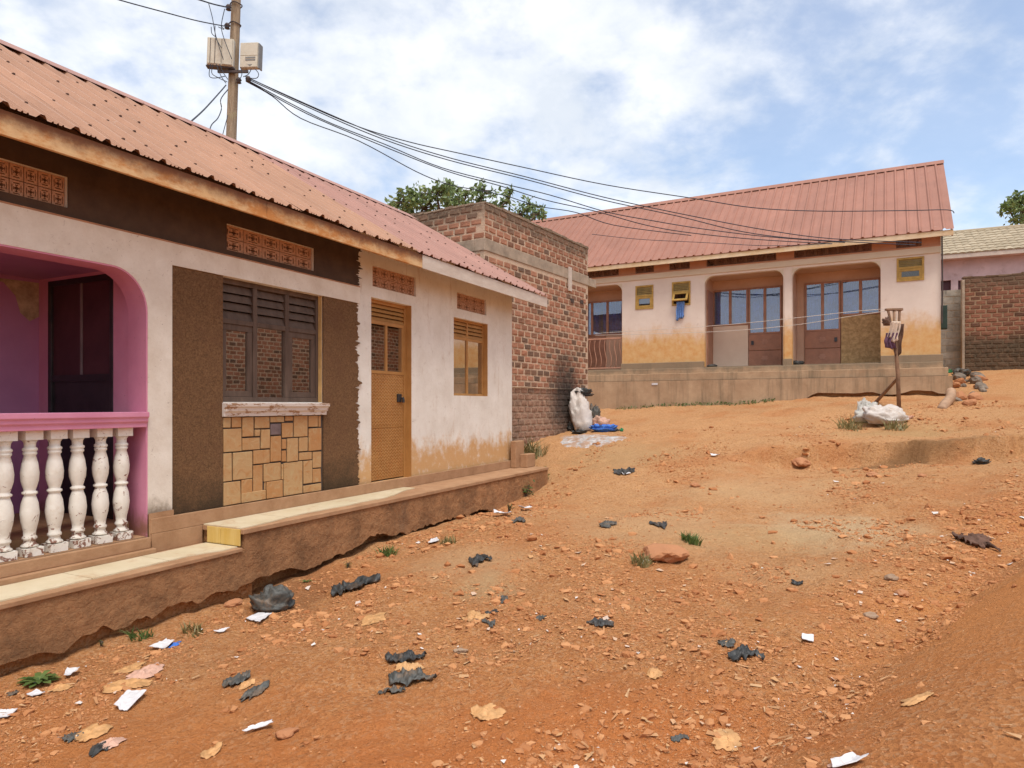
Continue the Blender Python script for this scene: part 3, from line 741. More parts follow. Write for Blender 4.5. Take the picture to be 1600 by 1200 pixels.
def brick_face(parent, place, rot, L, z0, z1, pu, pz, bm, meshes, mat, keep, single, joined, pname='brick', jit=.004):
    """rows of bricks: place(u,z)->local point, single(u,z)->True for a brick of its own, joined: MB + rnd list"""
    row = 0; z = z0 + pz / 2
    while z < z1 - pz * .4:
        u = pu / 2 if row % 2 == 0 else pu / 4
        while u < L - pu * .2:
            hf = .44 if (row % 2 and u < pu * .3) or u > L - pu * .45 else 1.0
            if keep(u, z):
                k = random.randrange(len(bm)); p = place(u, z)
                pr = random.uniform(-jit, jit * 1.4)
                if single(u, z):
                    o = link(pname, meshes[k], mat, parent); o.location = Vector(p) + Matrix.Rotation(rot, 3, 'Z') @ Vector((0, -pr, 0)); o.rotation_euler = (0, random.uniform(-.02, .02), rot); o.scale = (hf, 1, 1)
                else:
                    b = len(joined[0].v); ro = Matrix.Rotation(rot, 3, 'Z'); r = random.random()
                    for v in bm[k].v: joined[0].v.append(tuple(ro @ (Vector((v[0] * hf, v[1], v[2])) - Vector((0, pr, 0))) + Vector(p)))
                    for f in bm[k].f: joined[0].f.append(tuple(b + i for i in f)); joined[1].append(r)
            u += pu * (random.uniform(.97, 1.03) if hf == 1 else .76)
        z += pz; row += 1
# ================================================================ NEAR HOUSE
HA = thing('house', 'long near house with pink porch, brown stucco and rusty orange roof', 'house', (FA.o[0], FA.o[1], 0), FA.a)
ax, az = FA.x, FA.z
XE = ax(800); X0 = -2.6
porch_r = ax(227); PZ = az(100, 401); porch_l = .7
wx0, wx1 = ax(346), ax(503); wz0 = az(346, 628); wz1 = az(346, 437)
dx0, dx1 = ax(580), ax(643); dz0 = az(580, 756); dz1 = az(580, 464)
sx0, sx1 = ax(709), ax(762); sz0 = az(709, 618); sz1 = az(709, 495)
v1 = (ax(353), ax(490), az(353, 390), az(353, 349)); v2 = (ax(582), ax(650), az(582, 447), az(582, 414)); v3 = (ax(714), ax(760), az(714, 482), az(714, 456)); v0 = (ax(-110), ax(105), az(105, 325), az(105, 277))
wz1 = az(558, 474) - .001
EZ, EY, RZ_, RY_ = 3.45, -.5, 5.25, 2.5
slope = (RZ_ - EZ) / (RY_ - EY)
WT = EZ + slope * (0 - EY) - .04
FLZ = dz0                                          # floor level of the rooms
holes = [(porch_l, porch_r, .30, PZ), (wx0, wx1, wz0, wz1), (dx0, dx1, dz0, dz1), (sx0, sx1, sz0, sz1), v0, v1, v2, v3]
m = holes_wall(X0, XE, -.5, WT, 0, .2, holes)
m.build('wall', M['white'], HA)
# rear wall, ends, floor and roof gables close the rooms
m = MB(); m.box(X0, XE, 4.8, 5.0, -.5, WT)
for xg in (X0, XE - .2):
    m.prism([(.2, -.5), (4.8, -.5), (4.8, WT), (RY_, RZ_ - .06), (.2, WT)], xg, xg + .2, 'x')
m.prism([(1.6, .2), (4.8, .2), (4.8, WT), (RY_, RZ_ - .1), (1.6, WT + .6)], porch_r + .02, porch_r + .15, 'x')
m.build('rear_wall', M['white'], HA)
MB().box(X0 + .2, XE - .2, .2, 4.8, -.3, FLZ - .02).build('floor', M['ledgetop'], HA)
# painted brown field above the lintel band, with a ragged right edge
zt = lambda px: az(px, HY + (443 - HY) * 1.0)
bandz1 = az(0, 318); bandz0 = az(558, 474)
xr = ax(560)
rag = [(xr + .05 * vnoise(np.array([z * 9.0]), np.array([3.0]))[0] + random.choice((-1, 1)) * random.random() ** 4 * .07, z) for z in np.linspace(WT - .02, bandz1 + .005, 70)]
hv = [v0, v1]
m = holes_wall(X0 + .01, xr - .12, bandz1 + .004, WT - .02, -.012, -.002, [v0, v1])
m.prism([(xr - .12, WT - .02)] + [(float(a), float(b)) for a, b in rag] + [(xr - .12, bandz1 + .005)], -.012, -.002)
m.build('upper_wall', M['darkbrown'], HA)
# lintel band
_bh = [(porch_l, ax(227), -9, az(100, 401)), (ax(265), ax(559) + 1, -9, bandz0), (X0 - 1, -1.2, -9, bandz0)]
m = holes_wall(X0, ax(559), .62, bandz1, -.035, -.002, _bh)
m.build('lintel_band', M['band'], HA)
m = MB(); m.box(X0, ax(559), -.040, -.004, bandz1 + .0005, bandz1 + .012); m.build('band_moulding', plain('orange_edge', (.40, .20, .11), .2, 9), HA)
# pillar beside the porch and band zone down to the porch opening
pil0, pil1 = porch_r, ax(265)
mz = az(100, 401)
arch = [(porch_r, 2.32)]
rx, rz = porch_r - ax(170), PZ - az(228, 490)
pts = [(porch_r - rx + rx * math.cos(a), PZ - rz + rz * math.sin(a)) for a in np.linspace(0, math.pi / 2, 14)]
ptsl = [(porch_l + rx - rx * math.cos(a), PZ - rz + rz * math.sin(a)) for a in np.linspace(math.pi / 2, 0, 14)]
MB().prism([(porch_r, PZ - rz)] + pts[1:] + [(porch_r, PZ)], -.035, .2).build('arch_corner', M['band'], HA)
MB().prism([(porch_l, PZ)] + ptsl, -.035, .2).build('arch_corner', M['band'], HA)
MB().box(porch_r - .0, pil1 + .002, -.05, -.0365, .40, .63, .006).build('pillar_base', M['ledgetop'], HA)
# pink lining of the arch
prof = [(porch_r, .42), (porch_r, PZ - rz)] + pts[1:] + ptsl + [(porch_l, .42)]
m = MB(); th = .012
inner = [(porch_r - th, .42), (porch_r - th, PZ - rz)] + [(x - th * math.cos(a), z - th * math.sin(a)) for (x, z), a in zip(pts[1:], np.linspace(0, math.pi / 2, 14)[1:])] + [(x + th * math.cos(a), z - th * math.sin(a)) for (x, z), a in zip(ptsl, np.linspace(math.pi / 2, 0, 14))] + [(porch_l + th, .42)]
for y in (-.030, .21):
    for x, z in inner: m.v.append((x, y, z))
n = len(inner)
for y in (-.030, .21):
    for x, z in prof: m.v.append((x, y, z))
for i in range(n - 1):
    m.f.append((i, i + 1, n + i + 1, n + i)); m.f.append((2 * n + i + 1, 2 * n + i, i, i + 1)[::1]); m.f.append((n + i, n + i + 1, 3 * n + i + 1, 3 * n + i))
m.build('arch_lining', M['pink'], HA)
# porch room
pb = 1.55
m = MB(); m.box(porch_l - .3, porch_r + .12, pb, pb + .1, .3, 3.2); m.build('porch_back_wall', M['purple'], HA)
dy0, dy1 = .43, 1.40; ddz = 2.70
m = MB(); m.box(porch_r, porch_r + .12, .2, dy0, .3, 3.2); m.box(porch_r, porch_r + .12, dy1, pb, .3, 3.2); m.box(porch_r, porch_r + .12, dy0, dy1, ddz, 3.2)
m.build('porch_side_wall', M['pink'], HA)
MB().box(porch_l - .3, porch_l, .2, pb, .3, 3.2).build('porch_side_wall', M['pink'], HA)
MB().box(porch_l, porch_r, .2, pb, PZ + .06, PZ + .14).build('porch_ceiling', M['purple'], HA)
MB().box(porch_l, porch_r, -.02, pb, .2, .44).build('porch_floor', M['ledgetop'], HA)
# peeled plaster patches at the ceiling corner
m = MB(); m.prism([(porch_r - .003 - x, z) for x, z in ((.0, 2.70), (.42, 2.69), (.60, 2.715), (.30, 2.66), (.2, 2.55), (.16, 2.40), (.08, 2.33), (.0, 2.38))], pb - .004, pb - .001)
m.build('peeled_patch', M['peel'], HA)
# black steel porch door in the side wall (local y runs into the house)
pd = MB(); xx = porch_r + .03
pd.box(xx - .035, xx, dy0, dy0 + .05, .44, ddz); pd.box(xx - .035, xx, dy1 - .05, dy1, .44, ddz); pd.box(xx - .035, xx, dy0 + .05, dy1 - .05, ddz - .05, ddz)
door = pd.build('porch_door', M['blackmetal'], HA, .004)
t_ = NT('dark_maroon_panel'); M['maroon'] = t_.done(t_.ramp(t_.noise(3, 7, .7), .3, .7, (.055, .018, .024), (.10, .035, .04)), .5)
mid = 1.80
MB().box(xx - .012, xx + .01, dy0 + .05, dy1 - .05, .46, mid - .04).build('door_panel', M['blackmetal'], door)
MB().box(xx - .03, xx + .01, dy0 + .05, dy1 - .05, mid - .04, mid + .02).build('door_rail', M['blackmetal'], door)
MB().box(xx - .012, xx + .01, dy0 + .05, dy1 - .05, mid + .02, ddz - .05).build('door_panel', M['maroon'], door)
MB().box(xx - .022, xx - .0125, .90, .925, mid + .02, ddz - .05).build('door_bar', plain('grey_bar', (.2, .15, .15)), door)
# balustrade
bal = MB(); ry0, ry1 = -.02, .15
zr0 = az(190, 668, .06); zr1 = az(0, 646)
prof = [(-.045, zr0), (-.045, zr0 + .035), (-.06, zr0 + .05), (-.06, zr0 + .075), (-.075, zr0 + .088), (-.075, zr1), (.17, zr1), (.17, zr0)]
bal.prism(prof, porch_l - .02, porch_r - .0125, 'x')
bl = bal.build('balustrade', M['pink'], HA, .004)
bl['label'] = 'pink moulded handrail on chipped white balusters'
bz0 = .44; H = zr0 - bz0
pr = [(.060, .075), (.062, .085), (.045, .10), (.040, .125), (.052, .135), (.052, .15), (.042, .165), (.045, .20), (.062, .28), (.068, .34), (.060, .42), (.043, .475), (.040, .485), (.055, .495), (.055, .508), (.040, .52), (.043, .53), (.062, .60), (.066, .66), (.056, .74), (.040, .80), (.050, .812), (.050, .825), (.044, .832), (.054, .842), (.054, .855), (.040, .868), (.042, .90), (.056, .925)]
mb = MB(); mb.lathe([(r * .92, z * H) for r, z in pr], 18)
BAL = mb.mesh('baluster', True)
q = MB(); q.box(-.063, .063, -.063, .063, 0, .070 * H, .004); q.box(-.06, .06, -.06, .06, .925 * H, H, .002)
nb_ = len(BAL.vertices)
mb2 = MB(); mb2.v = [tuple(v.co) for v in BAL.vertices]; mb2.f = [tuple(p.vertices) for p in BAL.polygons]
b = len(mb2.v); mb2.v += q.v; mb2.f += [tuple(b + i for i in f) for f in q.f]
BAL2 = mb2.mesh('baluster'); BAL2.polygons.foreach_set('use_smooth', [i < len(BAL.polygons) - 2 for i in range(len(BAL2.polygons))]); BAL2.materials.append(M['baluster'])
bx = ax(189, .06); step = (ax(189, .06) - ax(46, .06)) / 4
k = 0
while bx - k * step > porch_l + .1:
    o = link('baluster', BAL2, None, bl); o.location = (bx - k * step, .06, bz0); o.rotation_euler = (random.uniform(-.006, .006), random.uniform(-.012, .012), random.uniform(-.12, .12)); k += 1
# window with louvres
def louvre(parent, x0, x1, z0, z1, n, y, mat, tilt=.5, name='louvre'):
    h = (z1 - z0) / n
    for i in range(n):
        m = MB(); zc = z0 + h * (i + .5)
        m.prism([(y - .018, zc - h * .48), (y - .008, zc - h * .48), (y + .022, zc + h * .42), (y + .012, zc + h * .42)], x0, x1, 'x'); m.build(name, mat, parent)
def window_A():
    y0 = .045; d = .07
    fr = MB(); X = [wx0, ax(399, y0), ax(449, y0), ax(497.5, y0)]; x1 = wx1
    zm = az(346, 500, y0); b = .045
    fr.box(wx0, x1, y0, y0 + d, wz0, wz0 + .05); fr.box(wx0, x1, y0, y0 + d, wz1 - .05, wz1)
    cols = [(wx0, wx0 + b), (X[1] - b * .6, X[1] + b * .6), (X[2] - b * .6, X[2] + b * .6), (x1 - b, x1)]
    for a, c in cols: fr.box(a, c, y0, y0 + d, wz0 + .05, wz1 - .05)
    for (a0, a1), (b0, b1) in zip(cols, cols[1:]): fr.box(a1, b0, y0, y0 + d, zm - .025, zm + .025)
    w = fr.build('window', M['timber'], HA, .004)
    for i, ((a0, a1), (b0, b1)) in enumerate(zip(cols, cols[1:])):
        louvre(w, a1, b0, zm + .025, wz1 - .05, 4, y0 + .03, M['timber'])
        g0, g1, h0, h1 = a1, b0, wz0 + .05, zm - .025
        if i != 1:
            s = .06; f2 = MB()
            f2.box(g0, g1, y0 + .012, y0 + .05, h0, h0 + s); f2.box(g0, g1, y0 + .012, y0 + .05, h1 - s, h1); f2.box(g0, g0 + s, y0 + .012, y0 + .05, h0 + s, h1 - s); f2.box(g1 - s, g1, y0 + .012, y0 + .05, h0 + s, h1 - s)
            f2.build('sash', M['timber'], w, .004); g0 += s; g1 -= s; h0 += s; h1 -= s
        MB().box(g0, g1, y0 + .030, y0 + .034, h0, h1).build('pane', M['glassA'], w)
window_A()
MB().box(wx1 - .012, wx1 - .001, .0, .044, wz0, wz1).build('window_reveal', plain('yellowed_reveal', (.55, .34, .13), .2), HA)
m = MB(); m.prism([(.04, wz0 - .14), (-.05, wz0 - .14), (-.055, wz0 - .10), (-.075, wz0 - .09), (-.08, wz0 - .055), (-.10, wz0 - .045), (-.105, wz0 - .012), (.04, wz0 - .006)], wx0 - .01, ax(505), 'x')
m.build('window_sill', M['sill'], HA, .003)
# stucco panels
stz0 = .585
m = MB(); m.box(pil1 + .0015, wx0 - .002, -.022, -.001, stz0, bandz0 - .001); m.build('stucco_panel', M['stucco'], HA)
xq = ax(558)
rag = [(xq + .05 * float(vnoise(np.array([z * 5.0]), np.array([9.0]))[0]) + random.choice((-1, 1)) * random.random() ** 4 * .07, float(z)) for z in np.linspace(bandz0 - .001, stz0, 130)]
m = MB(); m.prism([(wx1 + .002, bandz0 - .001)] + rag + [(wx1 + .002, stz0)], -.022, -.001); m.build('stucco_panel', M['stucco'], HA)
# stone cladding under the window
SX0, SX1 = 113.0, 838.0
rects = [(113, 188, 240, 318), (190, 264, 240, 316), (267, 352, 240, 382), (357, 468, 240, 322), (113, 264, 320, 492), (357, 397, 327, 378), (402, 468, 325, 468), (267, 398, 386, 478),
         (471, 573, 236, 278), (577, 636, 236, 268), (640, 742, 246, 382), (746, 814, 232, 312), (817, 838, 228, 312), (471, 550, 284, 370), (554, 638, 278, 387), (746, 838, 316, 482),
         (471, 550, 374, 560), (554, 587, 395, 470), (590, 672, 388, 560), (676, 742, 384, 488), (554, 587, 478, 562), (113, 196, 496, 706), (200, 342, 488, 690), (346, 468, 474, 576),
         (678, 772, 490, 550), (776, 838, 486, 606), (346, 418, 582, 780), (422, 548, 568, 700), (551, 563, 574, 690), (567, 704, 560, 838), (708, 773, 550, 718), (776, 838, 608, 710),
         (113, 256, 704, 925), (260, 342, 684, 792), (428, 440, 704, 765), (260, 438, 772, 900), (442, 560, 696, 860), (708, 838, 722, 812), (640, 742, 236, 243)]
sc_ = 340 / 1569.0
stx0, stx1 = wx0 + .002, wx1 - .002
stz1 = wz0 - .142
MB().box(stx0, stx1, -.010, -.001, stz0, stz1).build('stone_backing', M['grout'], HA)
# the panel's pixels, read as a rectangle on the wall plane
def stp(u, v):
    x, z = FA.at(320 + u * sc_, 600 + v * sc_, -.02)
    return min(max(x, stx0), stx1), min(max(z, stz0 + .002), stz1)
for (u0, u1, w0, w1) in rects:
    g = .0045; um, wm = (u0 + u1) / 2, (w0 + w1) / 2
    # pixel rows drift with perspective: measure height at the stone's own middle column
    xa, _ = stp(u0, wm); xb, _ = stp(u1, wm); _, za = stp(um, w1); _, zb = stp(um, w0)
    if w1 > 800: za = stz0 + .002
    if w0 < 250: zb = stz1 - .001
    if xb - xa < .016 or zb - za < .016: continue
    p = random.uniform(-.004, .004)
    m = MB(); m.box(xa + g, xb - g, -.026 + p, -.0105, za + g, zb - g, .0025)
    m.build('stone', M['stone_grey'] if (u0, w0) == (471, 284) else M['stone'], HA, .004)
# steel door
def door_A():
    y0 = .085; d = .05; fr = MB(); b = .045
    fr.box(dx0, dx0 + b, y0, y0 + d, dz0, dz1); fr.box(dx1 - b, dx1, y0, y0 + d, dz0, dz1); fr.box(dx0 + b, dx1 - b, y0, y0 + d, dz1 - b, dz1)
    w = fr.build('door', M['ochre'], HA, .003)
    a, c = dx0 + b, dx1 - b
    zl = az(580, 499, y0); zg = az(580, 583, y0); zp = az(580, 668, y0)
    louvre(w, a, c, zl, dz1 - b, 4, y0 + .02, M['ochre'])
    m = MB(); m.box(a, c, y0 + .005, y0 + .04, zl - .045, zl); m.box(a, c, y0 + .005, y0 + .04, zg, zg + .04); mid = (a + c) / 2
    for x in (a, mid - .02, c - .04): m.box(x, x + .04, y0 + .005, y0 + .04, zg + .04, zl - .045)
    m.build('glazing_frame', M['ochre'], w, .002)
    MB().box(a + .04, mid - .02, y0 + .02, y0 + .024, zg + .04, zl - .045).build('pane', M['glassA'], w)
    MB().box(mid + .02, c - .04, y0 + .02, y0 + .024, zg + .04, zl - .045).build('pane', M['glassA'], w)
    MB().box(a, c, y0 + .012, y0 + .035, zp + .006, zg).build('door_panel', M['embossed'], w, .004)
    MB().box(a, c, y0 + .012, y0 + .035, dz0 + .015, zp - .006).build('door_panel', M['embossed'], w, .004)
    MB().box(a, c, y0 + .006, y0 + .036, zp - .006, zp + .006).build('door_rail', M['ochre'], w)
    lx, lz = FA.at(624, 622, y0)
    lk = MB().box(lx - .045, lx + .04, y0 - .012, y0 + .0115, lz - .055, lz + .055).build('lock_plate', M['lock'], w, .006)
    m = MB(); m.tube([(lx + .045, y0 - .02, lz + .01), (lx + .05, y0 - .03, lz - .02), (lx + .05, y0 - .03, lz - .06)], .018, 8); m.build('padlock', M['lock'], w)
door_A()
MB().box(dx1 - .010, dx1 - .001, .0, .0845, dz0, dz1).build('door_reveal', M['ochre'], HA)
MB().box(dx0 + .001, dx1 - .011, -.03, .084, dz0 - .05, dz0 - .001).build('threshold', M['ledgetop'], HA)
def window_S():
    y0 = .07; d = .04; b = .035; fr = MB()
    fr.box(sx0, sx1 - .012, y0, y0 + d, sz0, sz0 + b); fr.box(sx0, sx1 - .012, y0, y0 + d, sz1 - b, sz1); fr.box(sx0, sx0 + b, y0, y0 + d, sz0 + b, sz1 - b); fr.box(sx1 - b - .012, sx1 - .012, y0, y0 + d, sz0 + b, sz1 - b)
    mid = (sx0 + sx1 - .012) / 2; fr.box(mid - .02, mid + .02, y0, y0 + d, sz0 + b, sz1 - b)
    zm = az(709, 527, y0); fr.box(sx0 + b, mid - .02, y0, y0 + d, zm - .02, zm + .02); fr.box(mid + .02, sx1 - b - .012, y0, y0 + d, zm - .02, zm + .02)
    w = fr.build('window', M['ochre'], HA, .003)
    for a, c in ((sx0 + b, mid - .02), (mid + .02, sx1 - b - .012)):
        louvre(w, a, c, zm + .02, sz1 - b, 4, y0 + .015, M['ochre'])
        MB().box(a, c, y0 + .018, y0 + .022, sz0 + b, zm - .02).build('pane', M['glassA'], w)
    MB().box(sx1 - .011, sx1 - .001, .0, y0 + d, sz0, sz1).build('window_reveal', M['ochre'], HA)
window_S()
vent(HA, *v0, 9, 2, .03); vent(HA, *v1, 5, 2, .03); vent(HA, *v2, 5, 2, .03); vent(HA, *v3, 4, 2, .03)
# roof sheets
sl = math.atan(slope); LR = math.hypot(RZ_ - EZ, RY_ - EY)
RX0, RX1 = -3.0, ax(857, EY)
SW = .69; k = 0; x = RX0
bnd = ax(655, EY)
sheets = [corr_mesh(SW, 3, True, LR, .03, 8, .007, s) for s in range(4)]
old = [s for s in sheets[:2]]; 
for s in sheets[:2]: s.materials.append(M['roof_old'])
for s in sheets[2:]: s.materials.append(M['roof_new'])
nsheet = int((RX1 - RX0) / SW) + 1
SW2 = (RX1 - RX0) / nsheet
for k in range(nsheet):
    x = RX0 + k * SW2
    me = sheets[k % 2] if x + SW2 * .5 < bnd else sheets[2 + k % 2]
    o = link('roof_sheet', me, None, HA); o.location = (x, EY, EZ + random.uniform(0, .006)); o.rotation_euler = (sl, 0, 0); o.scale = (SW2 / SW, 1, 1)
    if k % 2 == 0 or True:
        o2 = link('roof_sheet', me, None, HA); o2.location = (x + SW2, 2 * RY_ - EY, EZ); o2.rotation_euler = (sl, 0, math.pi); o2.scale = (SW2 / SW, 1, 1)
# ridge cap resting on the ribs
m = MB(); cw = .22; zt0 = RZ_ + .05
for x in np.arange(RX0, RX1, 1.8):
    x1 = min(x + 1.83, RX1); e = random.uniform(0, .008)
    m.prism([(RY_ - cw, RZ_ - cw * slope + .042 + e), (RY_, zt0 + e), (RY_ + cw, RZ_ - cw * slope + .042 + e), (RY_ + cw, RZ_ - cw * slope + .046 + e), (RY_, zt0 + .006 + e), (RY_ - cw, RZ_ - cw * slope + .046 + e)], x, x1 - .004, 'x')
m.build('ridge_cap', M['roof_new'], HA)
m = MB()
for j in range(6):
    t = .06 + j * .175
    for k in range(nsheet * 3):
        if random.random() < .55: continue
        x = RX0 + (k + .26) * SW2 / 3; y = EY + t * (RY_ - EY) + random.uniform(-.04, .04); z = EZ + (y - EY) * slope + .036
        m.box(x - .008, x + .008, y - .012, y + .012, z - .004, z + .010)
o = m.build('roof_screws', M['screw'], HA); o['kind'] = 'stuff'
# fascia and rafters
fx = ax(662, EY)
fz1 = EZ - .012; fz0 = fz1 - .165
for i in range(4):
    a = RX0 + (fx - RX0) * i / 4; c = RX0 + (fx - RX0) * (i + 1) / 4
    MB().box(a + .001, c - .001, EY + .02, EY + .05, fz0 + random.uniform(-.004, .004), fz1, .002).build('fascia_board', M['fascia_old'], HA, .003)
MB().box(fx + .002, RX1 - .01, EY + .016, EY + .045, fz0 - .005, fz1 + .002).build('fascia_board', M['fascia_new'], HA, .003)
m = MB(); m.prism([(EY + .06, EZ - .02), (RY_, RZ_ - .02), (RY_, RZ_ - .18), (EY + .06, EZ - .16)], RX1 - .05, RX1 - .02, 'x'); m.build('barge_board', M['fascia_new'], HA)
for x in np.arange(RX0 + .3, RX1 - .1, .95):
    m = MB(); m.prism([(EY + .06, EZ - .02), (-.001, WT), (-.001, WT - .10), (EY + .06, EZ - .12)], x, x + .05, 'x'); m.build('rafter', M['rafter'], HA)
# ---- raised ledge along the house
LO = -(DA - 4.775)                                  # ledge outer face in local y
lz_lo = az(0, 945, LO); lz_up = az(700, 762, LO)
xs_ = ax(384, LO); xe_ = ax(857, LO)
def face(xa, xb, zt):
    n = int((xb - xa) / .025); bot = []
    for i in range(n + 1):
        x = xa + (xb - xa) * i / n; w = FA.w(x, LO); g = gz(w.x, w.y)
        r = float(vnoise(np.array([x * 1.7]), np.array([5.]))[0]) * .13 + float(vnoise(np.array([x * 7.0]), np.array([8.]))[0]) * .07 + float(vnoise(np.array([x * 23.0]), np.array([2.]))[0]) * .03
        k = float(sstep(xe_ - .6, xe_ - 2.6, x))
        bot.append((x, g - .06 + k * (.13 + r)))
    return MB().prism([(xa, zt - .02), (xb, zt - .02)] + bot[::-1], LO + .015, LO + .10), bot
m, _b = face(X0, xs_ - .001, lz_lo); led = m.build('verandah_ledge', M['ledge'], HA)
led['label'] = 'earth-stained cement ledge with eroded underside'
m, _b = face(xs_, xe_, lz_up); m.build('ledge_face', M['ledge'], led)
m = MB(); m.box(X0, xs_ + .16, LO + .1, .0, -.4, lz_lo - .035); m.box(xs_ + .16, xe_ - .004, LO + .22, .0, -.4, lz_up - .035); m.box(xs_ + .001, xs_ + .16, LO + .1, 0, lz_lo, lz_up - .035); m.build('foundation', M['earth'], led)
MB().box(X0, xs_ - .03, LO, -.001, lz_lo - .035, lz_lo).build('ledge_slab', M['ledgetop'], led, .006)
MB().box(xs_ - .028, xe_, LO - .004, -.001, lz_up - .045, lz_up).build('ledge_slab', M['ledgetop'], led, .006)
MB().box(xe_ - .11, xe_ - .002, LO + .10, -.001, -.2, lz_up - .046).build('ledge_end', M['ledge'], led)
# skirting at the wall foot
MB().box(ax(229), XE, -.055, -.036, lz_up + .0005, .585).build('skirting', M['ledgetop'], HA, .006)
MB().box(porch_r + .021, xs_ - .03, -.056, -.0365, lz_lo + .0005, lz_up).build('skirting', M['ledgetop'], HA, .004)
m = MB(); m.box(X0, porch_r + .02, -.12, -.0365, lz_lo + .0005, .345); m.box(X0, porch_r + .0, -.075, -.0365, .3455, .435); m.build('porch_step', M['ledgetop'], HA, .006)
x3, x4 = ax(784), ax(822, -.2)
MB().box(XE - .17, XE + .16, -.16, -.056, lz_up + .001, az(784, 690)).build('corner_block', M['ledgetop'], HA, .012)
MB().box(XE - .02, XE + .32, -.30, -.161, lz_up + .001, az(800, 712, -.2)).build('corner_block', M['ledgetop'], HA, .012)
# tiles with a broken outer edge
def tiles(xa, xb, zt, ya, pit, yout):
    x = xa; i = 0
    while x < xb - .02:
        x1 = min(x + pit, xb); outer = []
        for u in np.linspace(x + .003, x1 - .003, 9):
            outer.append((float(u), yout(float(u)) + random.uniform(-.006, .006)))
        m = MB(); m.prism([(x1 - .003, ya), (x + .003, ya)] + outer, zt + .0005, zt + .010, 'z'); m.build('tile', M['tile'], led)
        x = x1; i += 1
yo_lo = lambda u: LO + .05 + .07 * float(sstep(1.5, 3.8, u)) * (1 - float(sstep(3.8, 4.1, u))) + .03 * float(vnoise(np.array([u * 3.]), np.array([1.]))[0])
tiles(X0, xs_ - .03, lz_lo, -.125, .62, yo_lo)
txe = ax(655, -.3)
yo_up = lambda u: LO + .03 + .10 * float(sstep(xs_ + .1, xs_ + .9, u)) + .22 * float(sstep(txe - 1.0, txe, u)) + .05 * float(vnoise(np.array([u * 3.3]), np.array([4.]))[0])
tiles(xs_ - .026, txe, lz_up, -.06, .62, yo_up)
MB().box(xs_ - .0395, xs_ - .0285, LO + .03, -.30, lz_lo + .011, lz_up - .002).build('riser_tile', M['tileyellow'], led, .002)
MB().box(xs_ - .0395, xs_ - .0285, -.296, -.125, lz_lo + .011, lz_up - .002).build('riser_tile', M['tileyellow'], led, .002)

# ================================================================ BRICK BUILDING beside it
KB = thing('brick_building', 'unfinished red brick building with grey concrete ring beam and sooty corner', 'building', (NK[0], NK[1], 0), FK.a)
KL = math.hypot(1.856 - NK[0], 16.7 - NK[1]); KD = 4.6; KT = 5.40
bz0, bz1 = 4.47, 4.70
pu, pz = .268, .131
m = MB()
for z0, z1 in ((-.2, bz0), (bz1, KT - .03)):
    m.box(0, KL, 0, .22, z0, z1); m.box(0, .22, .22, KD, z0, z1); m.box(KL - .22, KL, .22, KD, z0, z1); m.box(.22, KL - .22, KD - .22, KD, z0, z1)
m.build('mortar_core', M['mortar'], KB)
m = MB(); m.box(-.018, KL + .018, -.018, .22, bz0, bz1); m.box(-.018, .22, .221, KD, bz0, bz1); m.build('ring_beam', M['concrete'], KB, .01)
bm = brick_meshes(.224, .098, .05, .009); bmes = [x.mesh('brick') for x in bm]
def proj(fr, x, y, z):
    w = fr.w(x, y, z); return HX + F * w.x / w.y, HY - F * (z - ZC) / w.y, w.y
cand = []
def vis_K(px, py):
    if px < 858 and py > 338 + (px - 636) * .58 - 4: 
        return px > 801 and py > 465 - (858 - px) * .35
    return px > 612
joined = (MB(), [])
rows = []
def keepK(u, z): return (z < bz0 - .05 or z > bz1 + .05)
def singK(u, z):
    px, py, Y = proj(FK, u, 0, z); return vis_K(px, py) and z > 1.9 and u < KL * .66
def singK2(u, z):
    px, py, Y = proj(FK, 0, u, z); return vis_K(px, py)
brick_face(KB, lambda u, z: (u, -.014, z), 0, KL, .2, bz0, pu, pz, bm, bmes, M['brick'], keepK, singK, joined)
brick_face(KB, lambda u, z: (u, -.014, z), 0, KL, bz1, KT, pu, pz, bm, bmes, M['brick'], keepK, singK, joined)
brick_face(KB, lambda u, z: (-.014, KD - u, z), -math.pi / 2, KD, bz1, KT, pu, pz, bm, bmes, M['brick'], keepK, lambda u, z: singK2(KD - u, z), joined)
brick_face(KB, lambda u, z: (-.014, KD - u, z), -math.pi / 2, KD, 3.0, bz0, pu, pz, bm, bmes, M['brick'], keepK, lambda u, z: False, joined)
# rough top course and the return at the far corner
brick_face(KB, lambda u, z: (KL + .014, u, z), math.pi / 2, KD, .8, bz0, pu, pz, bm, bmes, M['brick'], keepK, lambda u, z: False, joined)
me = joined[0].mesh('bricks_rest'); set_rnd(me, joined[1])
o = link('brickwork', me, M['brick_s'], KB); o['kind'] = 'stuff'
m = MB(); x = 0
while x < KL:
    w = random.uniform(.15, .3); m.box(x, min(x + w, KL), -.02, .22, KT - .035, KT + random.uniform(-.01, .03), .008); x += w + .006
y = .23
while y < KD:
    w = random.uniform(.15, .3); m.box(-.02, .22, y, min(y + w, KD), KT - .035, KT + random.uniform(-.01, .03), .008); y += w + .006
m.build('coping', M['mortar'], KB)
zl = FK.z(800, 604)
m = MB(); m.tube([(x, -.03, zl + .02 * float(vnoise(np.array([x * 2.]), np.array([2.]))[0])) for x in np.arange(.2, KL, .15)], .014, 6); m.build('mortar_ridge', M['mortar'], KB)
xp = FK.x(889); MB().box(xp - .09, xp + .06, -.05, -.02, FK.z(889, 455), FK.z(889, 418)).build('timber_offcut', M['fascia_new'], KB)
for px, py in ((893, 470), (908, 472)):
    xh, zh = FK.at(px, py); m = MB(); m.box(xh - .07, xh + .07, -.03, .0, zh - .045, zh + .045); m.build('putlog_hole', M['grout'], KB)
